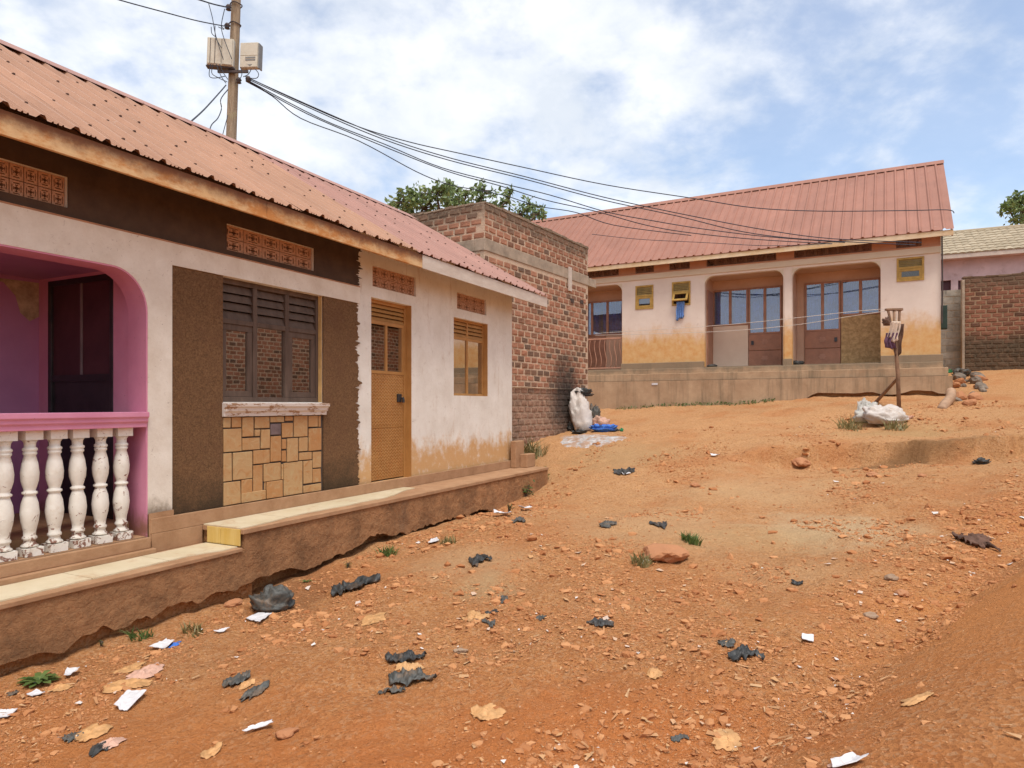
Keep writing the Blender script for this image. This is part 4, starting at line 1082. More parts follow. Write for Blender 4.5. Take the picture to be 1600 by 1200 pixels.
# grey block end sticking out beside the far corner
x5 = KL + .02
MB().box(x5, x5 + .36, -.05, .12, 4.46, 4.66).build('beam_stub', M['concrete'], KB, .01)

# brick building across the yard, behind the camera to the right: seen only mirrored in the window panes
OB = thing('brick_building', 'plain brick house across the yard, mirrored in the window panes', 'building', (FA.w(9, -11.6).x, FA.w(9, -11.6).y, 0), FA.a + math.pi)
m = MB(); m.box(-16, 0, 0, 5, .0, 4.7); m.build('mortar_core', M['mortar_o'], OB)
jo = (MB(), [])
brick_face(OB, lambda u, z: (-16 + u, -.014, z), 0, 16, .6, 4.7, .268, .131, bm, bmes, M['brick'], lambda u, z: True, lambda u, z: False, jo)
me = jo[0].mesh('bricks_yard'); set_rnd(me, jo[1]); o = link('brickwork', me, M['brick_o'], OB); o['kind'] = 'stuff'
m = MB(); m.prism([(-.3, 4.71), (2.5, 5.6), (5.3, 4.71), (5.3, 4.8), (2.5, 5.7), (-.3, 4.8)], -16.3, .3, 'x'); m.build('roof', M['roof_b'], OB)

# ================================================================ FAR HOUSE
HB = thing('house', 'far pale pink house with terracotta sheet roof and two arched porches', 'house', (FB.o[0], FB.o[1], 0), FB.a)
bxf, bzf = FB.x, FB.z
FLB = 2.66; BX0 = -15.5
EBz = 5.86; EBy = -.5; RBy = 3.1; RBz = 8.62; sB = (RBz - EBz) / (RBy - EBy); WTB = EBz + sB * .5 - .05
PD = 1.1
linz0, linz1 = bzf(1400, 401), bzf(1400, 391)
# (left px, right px, top of opening z)
ops = [(bxf(880), bxf(972)), (bxf(1101), bxf(1224)), (bxf(1238), bxf(1376))]
OZ = bzf(1300, 414)
sm = [(993, 1021, 446, 483), (1050, 1079, 440, 477), (1401, 1444, 402, 439)]
smw = [(bxf(a), bxf(b), bzf((a + b) / 2, d), bzf((a + b) / 2, c)) for a, b, c, d in sm]
vents = [(905, 967, 425, 433, 5), (993, 1022, 418, 430, 2), (1046, 1078, 412, 422, 2), (1104, 1213, 401, 411, 7), (1241, 1362, 387, 397, 7), (1400, 1440, 374, 382, 3)]
vz0, vz1 = bzf(1300, 398), bzf(1300, 384)
vv = [(bxf(a), bxf(b), vz0, vz1, n) for a, b, c, d, n in vents]
holes = [(a, b, FLB - .02, OZ) for a, b in ops] + smw + [v[:4] for v in vv]
m = holes_wall(BX0, 0, 1.2, WTB, 0, .18, holes); m.build('wall', M['palepink'], HB)
m = holes_wall(BX0, -.001, linz1 + .001, WTB - .02, -.014, -.002, [v[:4] for v in vv]); m.build('upper_wall', M['salmon'], HB)
MB().box(BX0, -.002, -.045, -.002, linz0, linz1).build('lintel_band', M['creamtrim'], HB, .008)
MB().box(BX0, -.002, -.052, -.003, linz1 + .0012, linz1 + .025).build('band_moulding', M['salmon'], HB)
m = MB(); m.box(BX0, 0, 5.0, 5.18, 1.2, WTB)
for xg in (BX0, -.18): m.prism([(.18, 1.2), (5, 1.2), (5, WTB), (RBy, RBz - .12), (.18, WTB)], xg, xg + .179, 'x')
m.build('rear_wall', M['palepink'], HB)
MB().box(BX0 + .18, -.19, .18, 5, 1.5, FLB - .03).build('floor', M['plinth'], HB)
for v in vv: vent(HB, *v[:4], v[4], 1, .02, VENTB)
# arch corners
for a, b in ops:
    r = .26
    for xc, sg in ((a, 1), (b, -1)):
        arc = [(xc + sg * (r - r * math.cos(q)), OZ - r + r * math.sin(q)) for q in np.linspace(0, math.pi / 2, 9)]
        MB().prism(arc + [(xc, OZ)], -.001, .18).build('arch_corner', M['creamtrim'], HB)
# pilasters between porches
for a, b in ((1226, 1237),):
    MB().box(bxf(a), bxf(b), -.02, -.001, FLB + .03, linz0 - .002).build('pilaster', M['palepink'], HB)
# porch rooms
def curtain(parent, x0, x1, z0, z1, y):
    m = MB(); n = 24
    for i in range(n + 1):
        x = x0 + (x1 - x0) * i / n; yy = y + .05 * math.sin(i * 1.9) + .03 * math.sin(i * .7)
        m.v += [(x, yy, z0), (x, yy, z1)]
    for i in range(n): m.f.append((2 * i, 2 * i + 2, 2 * i + 3, 2 * i + 1))
    m.build('curtain', M['curtain'], parent, smooth=True)
def glazed(parent, name, x0, x1, z0, z1, y, cols, mat):
    m = MB(); b = .05
    m.box(x0, x1, y, y + .05, z0, z0 + b); m.box(x0, x1, y, y + .05, z1 - b, z1); m.box(x0, x0 + b, y, y + .05, z0 + b, z1 - b); m.box(x1 - b, x1, y, y + .05, z0 + b, z1 - b)
    w = (x1 - x0) / cols
    for i in range(1, cols): m.box(x0 + i * w - .04, x0 + i * w + .04, y, y + .05, z0 + b, z1 - b)
    o = m.build(name, mat, parent, .004)
    for i in range(cols):
        p = MB(); xa = x0 + i * w + (.04 if i else b); xb = x0 + (i + 1) * w - (.04 if i < cols - 1 else b); p.box(xa, xb, y + .02, y + .025, z0 + b, z1 - b); p.build('pane', M['glassB'], o)
        g = MB()
        for q in range(1, 4): g.box(xa + (xb - xa) * q / 4 - .006, xa + (xb - xa) * q / 4 + .006, y + .045, y + .057, z0 + b, z1 - b)
        for q in range(1, 4): g.box(xa, xb, y + .058, y + .066, z0 + b + (z1 - z0 - 2 * b) * q / 4 - .006, z0 + b + (z1 - z0 - 2 * b) * q / 4 + .006)
        g.build('grille', M['curtain'], o)
    curtain(o, x0 + b, x0 + (x1 - x0) * .44, z0 + .02, z1 - .02, y + .2); curtain(o, x0 + (x1 - x0) * .54, x1 - b, z0 + .02, z1 - .02, y + .2)
    return o
def flower(parent, cx, y, cz, s):
    m = MB()
    for k in range(6):
        a = k * math.pi / 3; px_, pz_ = cx + s * .6 * math.cos(a), cz + s * .6 * math.sin(a)
        m.prism([(px_ + s * .42 * math.cos(q + a) * (1.3 if True else 1), pz_ + s * .3 * math.sin(q + a)) for q in np.linspace(0, 2 * math.pi, 7)[:-1]], y - .012, y)
    m.prism([(cx + s * .3 * math.cos(q), cz + s * .3 * math.sin(q)) for q in np.linspace(0, 2 * math.pi, 9)[:-1]], y - .016, y)
    m.build('embossed_flower', M['brownlight'], parent)
def steel_door(x0, x1, ztop, y, knob):
    zmid = FLB + 1.0
    o = glazed(HB, 'door', x0, x1, zmid, ztop, y - .02, 2, M['brownpaint'])
    MB().box(x0, x1, y - .02, y + .03, FLB + .02, FLB + .5).build('door_panel', M['brownpaint'], o, .012)
    MB().box(x0, x1, y - .02, y + .03, FLB + .508, zmid - .002).build('door_panel', M['brownpaint'], o, .012)
    cx = (x0 + x1) / 2
    flower(o, cx, y - .02, FLB + .27, .09); flower(o, cx, y - .02, FLB + .76, .09)
    kx = x1 - .12 if knob > 0 else x0 + .12
    m = MB(); m.box(kx - .035, kx + .035, y - .05, y - .0205, FLB + .68, FLB + .80); m.build('lock_plate', M['lock'], o)
for i, (a, b) in enumerate(ops):
    m = MB(); m.box(a - .12, a, .18, PD + .1, FLB - .02, WTB - .3); m.box(b, b + .12, .18, PD + .1, FLB - .02, WTB - .3); m.box(a, b, .18, PD + .1, OZ + .02, OZ + .1)
    m.build('porch_side_wall', M['porchwall'], HB)
    MB().box(a, b, -.0, PD, FLB - .06, FLB).build('porch_floor', M['plinth'], HB)
y = PD
zt1 = bzf(1170, 450, y); zb1 = bzf(1140, 509, y)
# porch 1: window left, door right
def back_wall(a, b, hl, mat=M['porchwall']):
    holes_wall(a, b, FLB - .02, OZ + .02, PD + .03, PD + .13, hl).build('porch_back_wall', mat, HB)
a, b = ops[1]; xs0, xs1, xs2 = bxf(1114, y), bxf(1169, y), bxf(1222, y)
back_wall(a, b, [(xs0, xs1, zb1, zt1), (xs1, xs2, FLB, zt1)])
glazed(HB, 'window', xs0, xs1 - .003, zb1, zt1, y - .02, 2, M['brownpaint'])
MB().box(xs0 - .02, xs1 - .003, y, y + .029, FLB + .02, zb1 - .003).build('cream_panel', M['creampanel'], HB)
steel_door(xs1 + .01, xs2 - .01, zt1, y, -1)
# side door of porch 1
MB().box(a + .001, a + .03, .25, PD - .1, FLB, OZ - .35).build('side_door', M['brownpaint'], HB, .01)
# porch 2: door left, window right
a, b = ops[2]; xs0, xs1, xs2 = bxf(1257, y), bxf(1314, y), min(bxf(1379, y), b - .01)
zt2 = zt1; zb2 = bzf(1345, 492, y)
back_wall(a, b, [(xs0, xs1, FLB, zt2), (xs1, xs2, zb2, zt2)])
steel_door(xs0 + .01, xs1 - .01, zt2, y, 1)
glazed(HB, 'window', xs1 + .003, xs2, zb2, zt2, y - .02, 2, M['brownpaint'])
MB().box(xs1 + .003, b - .001, y, y + .029, FLB + .02, zb2 - .003).build('rough_panel', M['ochrepanel'], HB)
# porch 0: window behind a wavy railing
a, b = ops[0]; xs0, xs1 = a + .02, min(bxf(974, y), b - .01)
zb0 = bzf(945, 524, y); zt0_ = bzf(945, 470, y)
back_wall(a, b, [(xs0, xs1, zb0, zt0_)])
glazed(HB, 'window', xs0, xs1, zb0, zt0_, y - .02, 3, M['brownpaint'])
MB().box(a + .3, bxf(946, y), y, y + .029, FLB + .02, zb0 - .003).build('brown_panel', M['brownpaint'], HB)
rz1 = bzf(945, 528, .05); rl = MB()
rl.box(a + .01, b - .01, .05, .09, rz1 - .05, rz1); rl.box(a + .01, b - .01, .05, .09, FLB + .03, FLB + .07)
rail = rl.build('railing', plain('salmon_painted_bar', (.46, .24, .16), .15), HB, .004)
x = a + .08
while x < b - .05:
    m = MB(); m.tube([(x + .035 * math.sin(t * 2 * math.pi), .07, FLB + .07 + (rz1 - FLB - .12) * t) for t in np.linspace(0, 1, 11)], .011, 6); m.build('wavy_bar', rail.data.materials[0], rail, smooth=True); x += .17
# small yellow windows
for i, (x0, x1, z0, z1) in enumerate(smw):
    m = MB(); b = .05; y0 = -.025; zm = z0 + (z1 - z0) * .56
    for q in ((x0, x1, z0, z0 + b), (x0, x1, z1 - b, z1), (x0, x0 + b, z0 + b, z1 - b), (x1 - b, x1, z0 + b, z1 - b), (x0 + b, x1 - b, zm - .025, zm + .025)): m.box(q[0], q[1], y0, .06, q[2], q[3])
    w = m.build('window', M['yellowframe'], HB, .004)
    louvre(w, x0 + b, x1 - b, zm + .025, z1 - b, 5, .0, M['yellowslat'])
    s = MB(); hh = zm - .03 - z0 - b
    s.box(x0 + b, x1 - b, -.02, .02, -hh, -hh + .06); s.box(x0 + b, x1 - b, -.02, .02, -.06, 0); s.box(x0 + b, x0 + b + .06, -.02, .02, -hh + .06, -.06); s.box(x1 - b - .06, x1 - b, -.02, .02, -hh + .06, -.06)
    sa = s.build('sash', M['yellowframe'], w, .004); sa.location = (0, .0, zm - .028)
    MB().box(x0 + b + .06, x1 - b - .06, -.002, .002, -hh + .06, -.06).build('pane', M['glassB'] if i == 0 else M['glassY'], w).location = (0, 0, zm - .028)
    if i == 1:
        for c in w.children:
            if c.name.startswith(('sash', 'pane')): c.location = (0, -.02, zm - .02); c.rotation_euler = (-.62, 0, 0)
        m = MB()
        for q in range(1, 6): xx = x0 + b + (x1 - x0 - 2 * b) * q / 6; m.box(xx - .008, xx + .008, .03, .045, z0 + b, zm - .03)
        m.build('window_bars', M['blackmetal'], w)
# plinth: three stepped cement courses
PX1 = .18
steps = [(-.12, FLB - .18, FLB + .16, .04), (-.30, bzf(1440, 588, -.4), FLB - .182, .14), (-.46, 1.2, bzf(1440, 588, -.4) - .002, .22)]
for i, (yo, z0, z1, xo) in enumerate(steps):
    if i == 0:
        m = MB(); segs = [BX0] + [c for o_ in ops for c in o_] + [xo]
        for k in range(0, len(segs), 2): m.box(segs[k], segs[k + 1], yo, -.002, z0, z1, .004)
        m.box(BX0, xo, yo - .02, -.002, z0 - .001, FLB - .03); m.build('plinth_course', M['plinth'], HB, .012)
    elif i == 1: MB().box(BX0, xo, yo, 0, z0, z1).build('plinth_course', M['plinth'], HB, .015)
    else:
        n = 90; bot = []
        for k in range(n + 1):
            x = xo - 13 * k / n; w = FB.w(x, yo); g = gz(w.x, w.y)
            lift = float(sstep(-6.5, -1.0, x)) * (.10 + .16 * float(vnoise(np.array([x * 1.9]), np.array([4.]))[0]) + .08 * float(vnoise(np.array([x * 7]), np.array([1.]))[0]))
            bot.append((x, g - .06 + lift + (.05 if x > -3 else 0)))
        MB().prism([(xo - 13, z1), (xo, z1)] + bot, yo, yo + .12).build('plinth_course', M['plinth'], HB)
        MB().box(BX0, xo - 13, yo, yo + .12, 1.0, z1).build('plinth_course', M['plinth'], HB)
        MB().box(xo - .12, xo - .001, yo + .13, 2.0, 1.95, z1 - .001).build('plinth_end', M['plinth'], HB)
        MB().box(BX0, xo - .13, yo + .18, -.001, .8, z1 - .003).build('plinth_core', M['earth'], HB)
MB().box(-.06, .05, .1, 4.8, 1.5, FLB + .1).build('plinth_side', M['plinth'], HB)
# roof B
slB = math.atan(sB); LB = math.hypot(RBz - EBz, RBy - EBy); BR0, BR1 = BX0 - .4, .235
nB = int((BR1 - BR0) / .75); wB = (BR1 - BR0) / nB
shB = [corr_mesh(.75, 3, False, LB, .034, 5, .004, 20 + s) for s in range(3)]
for s in shB: s.materials.append(M['roof_b'])
for k in range(nB):
    o = link('roof_sheet', shB[k % 3], None, HB); o.location = (BR0 + k * wB, EBy, EBz); o.rotation_euler = (slB, 0, 0); o.scale = (wB / .75, 1, 1)
    o = link('roof_sheet', shB[k % 3], None, HB); o.location = (BR0 + (k + 1) * wB, 2 * RBy - EBy, EBz); o.rotation_euler = (slB, 0, math.pi); o.scale = (wB / .75, 1, 1)
m = MB(); cw = .16; m.prism([(RBy - cw, RBz - cw * sB + .04), (RBy, RBz + .055), (RBy + cw, RBz - cw * sB + .04), (RBy + cw, RBz - cw * sB + .046), (RBy, RBz + .063), (RBy - cw, RBz - cw * sB + .046)], BR0, BR1 + .02, 'x'); m.build('ridge_cap', M['roof_b'], HB)
for i in range(5):
    a = BR0 + (BR1 - BR0) * i / 5; c = BR0 + (BR1 - BR0) * (i + 1) / 5
    MB().box(a + .001, c - .001, EBy + .02, EBy + .05, EBz - .145 + random.uniform(-.006, .006), EBz - .012, .003).build('fascia_board', M['fascia_b'], HB, .004)
m = MB(); m.prism([(EBy + .06, EBz - .02), (RBy, RBz - .02), (RBy, RBz - .16), (EBy + .06, EBz - .16)], BR1 - .04, BR1 - .01, 'x'); m.build('barge_board', M['roof_b'], HB)
m = MB(); m.tube([FB_ for FB_ in [(.02, -.05, WTB - .2), (.03, -.06, 4.6), (.02, -.05, 3.6)]], .02, 6); m.build('service_pipe', M['meterdark'], HB)
MB().box(.02, .16, .3, .55, bzf(1472, 512), bzf(1472, 475)).build('meter_cover', plain('dark_green_box', (.03, .05, .04)), HB, .01)
# wires end bracket, paper stuck on plinth
xq, zq = FB.at(1023, 600, -.475); MB().box(xq - .09, xq + .09, -.476, -.468, zq - .03, zq + .03).build('paper_scrap', M['paper'], HB)

# ================================================================ walls and house at the far right
WB_ang = -R(24); wp = ray(1507, 573, 20.2)
WBF = Frame(wp.x, wp.y, WB_ang)
WB = thing('brick_wall', 'weathered brown brick yard wall, blackened along its foot', 'wall', (wp.x, wp.y, 0), WB_ang)
wtop = WBF.z(1560, 431); WL = 6.0
MB().box(0, WL, 0, .22, 1.5, wtop).build('mortar_core', M['mortar_w'], WB)
bmw = brick_meshes(.232, .098, .05, .007); bmesw = [x.mesh('brick') for x in bmw]
jw = (MB(), [])
pxmax = lambda u: proj(WBF, u, 0, 4)[0] < 1640
brick_face(WB, lambda u, z: (u, -.012, z), 0, WL, 2.4, wtop, .27, .131, bmw, bmesw, M['brick_w'], lambda u, z: True, lambda u, z: pxmax(u), jw)
me = jw[0].mesh('bricks_wall_rest'); set_rnd(me, jw[1]); o = link('brickwork', me, plain('brown_brick_rest', (.2, .085, .05), .4, 5, .95, .6, 40), WB); o['kind'] = 'stuff'
m = MB(); x = -.03
while x < WL: w = random.uniform(.2, .35); m.box(x, x + w - .005, -.02, .24, wtop - .01, wtop + random.uniform(.02, .06), .01); x += w
m.build('coping', M['mortar_w'], WB)
MB().box(-.07, -.002, -.06, .16, 2.2, wtop - .06).build('wall_end_render', M['concrete'], WB, .01)
cw_ = ray(1466, 570, 20.9); CF = Frame(cw_.x, cw_.y, WB_ang)
CW = thing('block_wall', 'short grey cement block wall between pink house and brick wall', 'wall', (cw_.x, cw_.y, 0), WB_ang)
ctop = CF.z(1490, 459); CL = CF.x(1508) + .05
MB().box(0, CL, .012, .18, 1.5, ctop - .01).build('mortar_core', M['mortar_o'], CW)
z = 2.1; r = 0
cbm = [MB().box(-.205, .205, 0, .1, -.095, .095, .004).mesh('cement_block') for _ in range(3)]
for me in cbm: me.materials.append(M['cblock'])
hh = .212
while z < ctop - .02:
    x = .2 - (.21 if r % 2 else 0)
    while x < CL + .1:
        o = link('cement_block', random.choice(cbm), None, CW); o.location = (x, random.uniform(-.003, .004), z + .1); x += .424
    z += hh; r += 1
# tiled house
th = ray(1500, 400, 24.5); TF = Frame(th.x, th.y, -R(26))
TH = thing('tiled_house', 'lilac house with beige tiled roof behind the brick wall', 'house', (th.x, th.y, 0), TF.a)
tez = TF.z(1500, 397, -.4); 
twz = tez + .05; TX0, TX1 = -3.0, 6.5
wh = [(TF.x(1470), TF.x(1486), TF.z(1480, 460), TF.z(1480, 438)), (TF.x(1497), TF.x(1512), TF.z(1500, 460), TF.z(1500, 438))]
holes_wall(TX0, TX1, 1.5, twz, 0, .18, wh).build('wall', M['lilac'], TH)
m = MB(); m.box(TX0, TX1, 4, 4.18, 1.5, twz); m.box(TX0, TX0 + .18, .18, 4, 1.5, twz); m.box(TX1 - .18, TX1, .18, 4, 1.5, twz); m.box(TX0 + .18, TX1 - .18, .18, 4, 4.0, 4.1); m.build('rear_wall', M['lilac'], TH)
for q in wh: MB().box(q[0], q[1], .12, .15, q[2], q[3]).build('window_shutter', M['maroon'], TH)
MB().box(TX0 - .4, TX1 + .4, -.45, -.40, tez - .14, tez + .03).build('fascia_board', plain('pale_fascia_far', (.55, .45, .37)), TH)
MB().box(TX0 - .4, TX1 + .4, -.44, .0, tez - .13, tez - .10).build('soffit', M['lilac'], TH)
# roof tiles: measured by its ridge in the photo
rs_ = .50; rly = 2.6
trz = tez + rs_ * rly
m = MB(); m.prism([(-.44, tez), (rly - .44, trz), (2 * rly - .44, tez), (2 * rly - .44, tez - .04), (-.44, tez - .04)], TX0 - .4, TX1 + .4, 'x'); m.build('roof', M['rooftile'], TH)
tm = MB(); n = 6; tw, tl = .23, .42
for k in range(2):
    for i in range(n + 1):
        x = tw * i / n; h = .028 * abs(math.sin(math.pi * i / n)) ** .8
        tm.v.append((x, tl * k, h + (.03 if k == 0 else .004)))
for i in range(n): tm.f.append((i, i + 1, n + 2 + i, n + 1 + i))
for i in range(n + 1): tm.v.append((tw * i / n, 0, 0))
for i in range(n): tm.f.append((2 * n + 2 + i, 2 * n + 3 + i, i + 1, i))
TM = tm.mesh('roof_tile'); TM.materials.append(M['rooftile'])
ts = math.atan(rs_); rows = int(math.hypot(rly, rs_ * rly) / .34) + 1
tn = 0
for r in range(rows):
    d = r * .34
    for c in range(80):
        x = TX0 + .6 + c * tw + random.uniform(-.004, .004); yy = -.44 + d * math.cos(ts); zz = tez + d * math.sin(ts)
        px = proj(TF, x, yy, zz)[0]
        if 1455 < px < 1640 and x < TX1 + .3:
            o = link('roof_tile', TM, None, TH); o.location = (x, yy - .02, zz + .004); o.rotation_euler = (ts, 0, 0); tn += 1
m = MB(); m.tube([(TX0 - .4, rly - .44, trz + .02), (TX1 + .4, rly - .44, trz + .02)], .09, 10); m.build('ridge_tiles', M['rooftile'], TH)

# ================================================================ utility pole and cables
PY = 14.0
pt = ray(369, 0, PY); pbm = ray(361, 225, PY)
k = (pt.x - pbm.x) / (pt.z - pbm.z)
pole_x = lambda z: pbm.x + k * (z - pbm.z)
UP = thing('utility_pole', 'weathered wooden utility pole with two cream meter boxes', 'pole', (pole_x(0), PY, 0))
L0 = Vector((pole_x(0), PY, 0))
m = MB(); zs = np.linspace(-.3, 10.9, 12); m.tube([Vector((pole_x(z), PY, z)) - L0 for z in zs], [.135 - .0045 * z for z in zs], 12); m.build('shaft', M['polewood'], UP, smooth=True)
def pl(px, py, dY=0): return ray(px, py, PY + dY) - L0
def meterbox(pxa, pxb, pya, pyb, dY, dep, rz):
    a = pl(pxa, pya, dY); b = pl(pxb, pyb, dY); c = (a + b) / 2; w = (b.x - a.x) / 2; h = (a.z - b.z) / 2
    m = MB(); m.box(-w, w, 0, dep, -h, h); o = m.build('meter_box', M['meter'], UP, .015); o.location = c; o.rotation_euler = (0, R(2), rz)
    return o, w, h
o, w, h = meterbox(324, 364, 59, 102, -.24, .12, R(7))
MB().box(-w - .015, w + .015, .02, .15, -h - .03, -h - .001).build('box_tray', M['meterdark'], o)
MB().box(-w * .92, w * .1, -.012, -.001, -h * .92, h * .92).build('box_cover', M['meter'], o, .006)
MB().box(w * .16, w * .92, -.03, -.001, -h * .95, h * .95).build('box_cover', M['meter'], o, .012)
for q in (-.75, -.4): MB().box(w * q, w * q + .012, -.016, -.0125, -h * .9, h * .9).build('box_rib', M['meterdark'], o)
o, w, h = meterbox(374, 404, 66, 106, -.20, .10, R(-7))
MB().box(-w * .95, w * .95, -.014, -.001, -h * .05, h * .95).build('box_cover', M['meter'], o, .006)
MB().box(-w * .95, w * .95, -.014, -.001, -h * .95, -h * .07).build('box_cover', M['meter'], o, .006)
for q in (-.22, -.40): MB().box(-w * .35, w * .75, -.018, -.0145, h * (q - .06), h * (q + .06)).build('printed_strip', M['print'], o)
m = MB(); m.prism([(-.02, -h * .75), (.08, -h * .75), (.03, -h * .88)], -.018, -.0145); m.build('printed_mark', M['print'], o)
MB().box(w + .001, w + .025, .0, .14, -h * 1.02, h * .9).build('box_edge', M['print'], o)
m = MB(); a = pl(362, 110, -.2); m.box(a.x - .3, a.x + .32, .02 - .2, .06 - .2, a.z - .03, a.z + .02); m.build('bracket', M['meterdark'], UP)
for px, py in ((357, 12), (355, 41), (357, 104), (373, 126), (388, 124)):
    a = pl(px, py, -.16); m = MB(); m.lathe([(.025, -.06), (.055, -.045), (.035, -.01), (.06, .01), (.03, .06)], 10, a); m.build('insulator', M['meterdark'], UP, smooth=True)
for px, py in ((369, 8), (367, 39), (363, 112)):
    a = pl(px, py); m = MB(); m.tube([(a.x + .115 * math.cos(t), .115 * math.sin(t), a.z + .01 * math.sin(3 * t)) for t in np.linspace(0, 2 * math.pi, 17)], .012, 5); m.build('wire_band', M['meterdark'], UP)
def spline(P, n=6):
    P = [Vector(p) for p in P]; out = []
    for i in range(len(P) - 1):
        p0 = P[max(i - 1, 0)]; p1 = P[i]; p2 = P[i + 1]; p3 = P[min(i + 2, len(P) - 1)]
        for j in range(n):
            t = j / n
            out.append(.5 * ((2 * p1) + (p2 - p0) * t + (2 * p0 - 5 * p1 + 4 * p2 - p3) * t * t + (3 * p1 - p0 - 3 * p2 + p3) * t ** 3))
    return out + [P[-1]]
loops = [[(329, 100), (327, 118), (335, 122), (352, 119)], [(333, 100), (331, 114), (340, 121), (355, 128)], [(338, 100), (345, 118), (353, 130)], [(343, 100), (348, 112), (356, 124)],
         [(326, 5), (332, 28), (337, 55), (349, 93)], [(351, 14), (346, 40), (350, 60), (362, 92)], [(336, 40), (337, 58), (346, 75)], [(341, 42), (350, 46), (345, 40)], [(330, 42), (331, 52), (336, 57)],
         [(398, 107), (404, 115), (401, 122), (390, 122)], [(393, 107), (388, 116), (380, 120)], [(376, 105), (378, 116), (374, 125)]]
for lp in loops:
    m = MB(); m.tube(spline([pl(a, b, -.32) for a, b in lp]), .008, 5); m.build('service_wire', M['cable'], UP)
def cable(lbl, pts, P0, P1, r=.011, mat='cable', grp=None):
    """span between two plan points; every pixel is met with the vertical plane through them"""
    out = []
    for px, py in pts:
        q = (px - HX) / F; dx, dy = P1[0] - P0[0], P1[1] - P0[1]
        t = (q * P0[1] - P0[0]) / (dx - q * dy); Y = P0[1] + dy * t; out.append(ray(px, py, Y))
    o = MB().tube(spline(out, 5), r, 5).build('cable', M[mat], None)
    return tag(o, lbl, 'cable', grp)
P0 = (pole_x(8.2) + .15, PY - .15)
def endp(px, Y): p = ray(px, 0, Y); return (p.x, p.y)
cable('topmost cable from pole, looping over the terracotta roof to its gable', [(383, 119), (470, 160), (560, 198), (640, 222), (720, 240), (820, 262), (947, 289), (1083, 310), (1181, 325), (1287, 330), (1415, 329), (1480, 328), (1491, 333)], P0, endp(1491, 16.2))
cable('upper cable of close pair crossing to far house eave', [(384, 120), (500, 172), (600, 214), (700, 246), (820, 276), (947, 309), (1083, 338), (1200, 360), (1300, 373), (1440, 379)], P0, endp(1440, 15.9))
cable('lower cable of close pair crossing to far house eave', [(384, 122), (500, 176), (600, 218), (700, 250), (820, 280), (940, 312), (1060, 338), (1160, 362), (1260, 374), (1430, 383)], P0, endp(1430, 16.1))
cable('cable below close pair, dipping across the terracotta roof', [(384, 124), (500, 185), (600, 225), (690, 262), (790, 288), (860, 305), (947, 331), (1020, 345), (1100, 358), (1200, 370), (1320, 379)], P0, endp(1320, 16.6))
cable('cable crossing over its neighbour above brick building', [(384, 125), (480, 178), (600, 229), (700, 268), (780, 290), (850, 312), (930, 330), (1010, 352), (1080, 364), (1180, 374), (1300, 381)], P0, endp(1300, 16.8))
cable('lowest sagging cable, hanging in front of the tree', [(386, 128), (425, 150), (470, 185), (560, 220), (650, 268), (700, 288), (740, 296), (790, 306), (840, 322), (900, 332), (960, 352), (1080, 368)], P0, endp(1080, 17.5))
cable('long cable from upper left corner to pole', [(150, -12), (190, 1), (260, 20), (310, 33), (357, 42)], endp(150, 11), (pole_x(9.3), PY - .13))
cable('short twisted cable at very top, left of pole', [(285, -8), (312, 0), (335, 7), (358, 12)], endp(285, 12.5), (pole_x(9.6), PY - .13), .014)
cable('blue-black cable from pole to near roof ridge', [(353, 133), (340, 148), (318, 172), (297, 191)], (pole_x(8), PY - .15), endp(297, 9.6), .012)
cable('crooked drop cable behind near roof ridge', [(356, 140), (345, 155), (346, 170), (340, 185), (330, 196), (327, 212), (326, 240)], (pole_x(8), PY - .1), endp(320, 12.2), .010)
cable('thin straight drop cable hugging the pole', [(356, 180), (348, 210), (342, 235)], (pole_x(7), PY - .1), endp(340, 13.5), .008)
cable('thin wire lying across the terracotta roof', [(925, 366), (1000, 374), (1100, 379), (1200, 384), (1290, 381)], endp(925, 19), endp(1290, 16.9), .008)

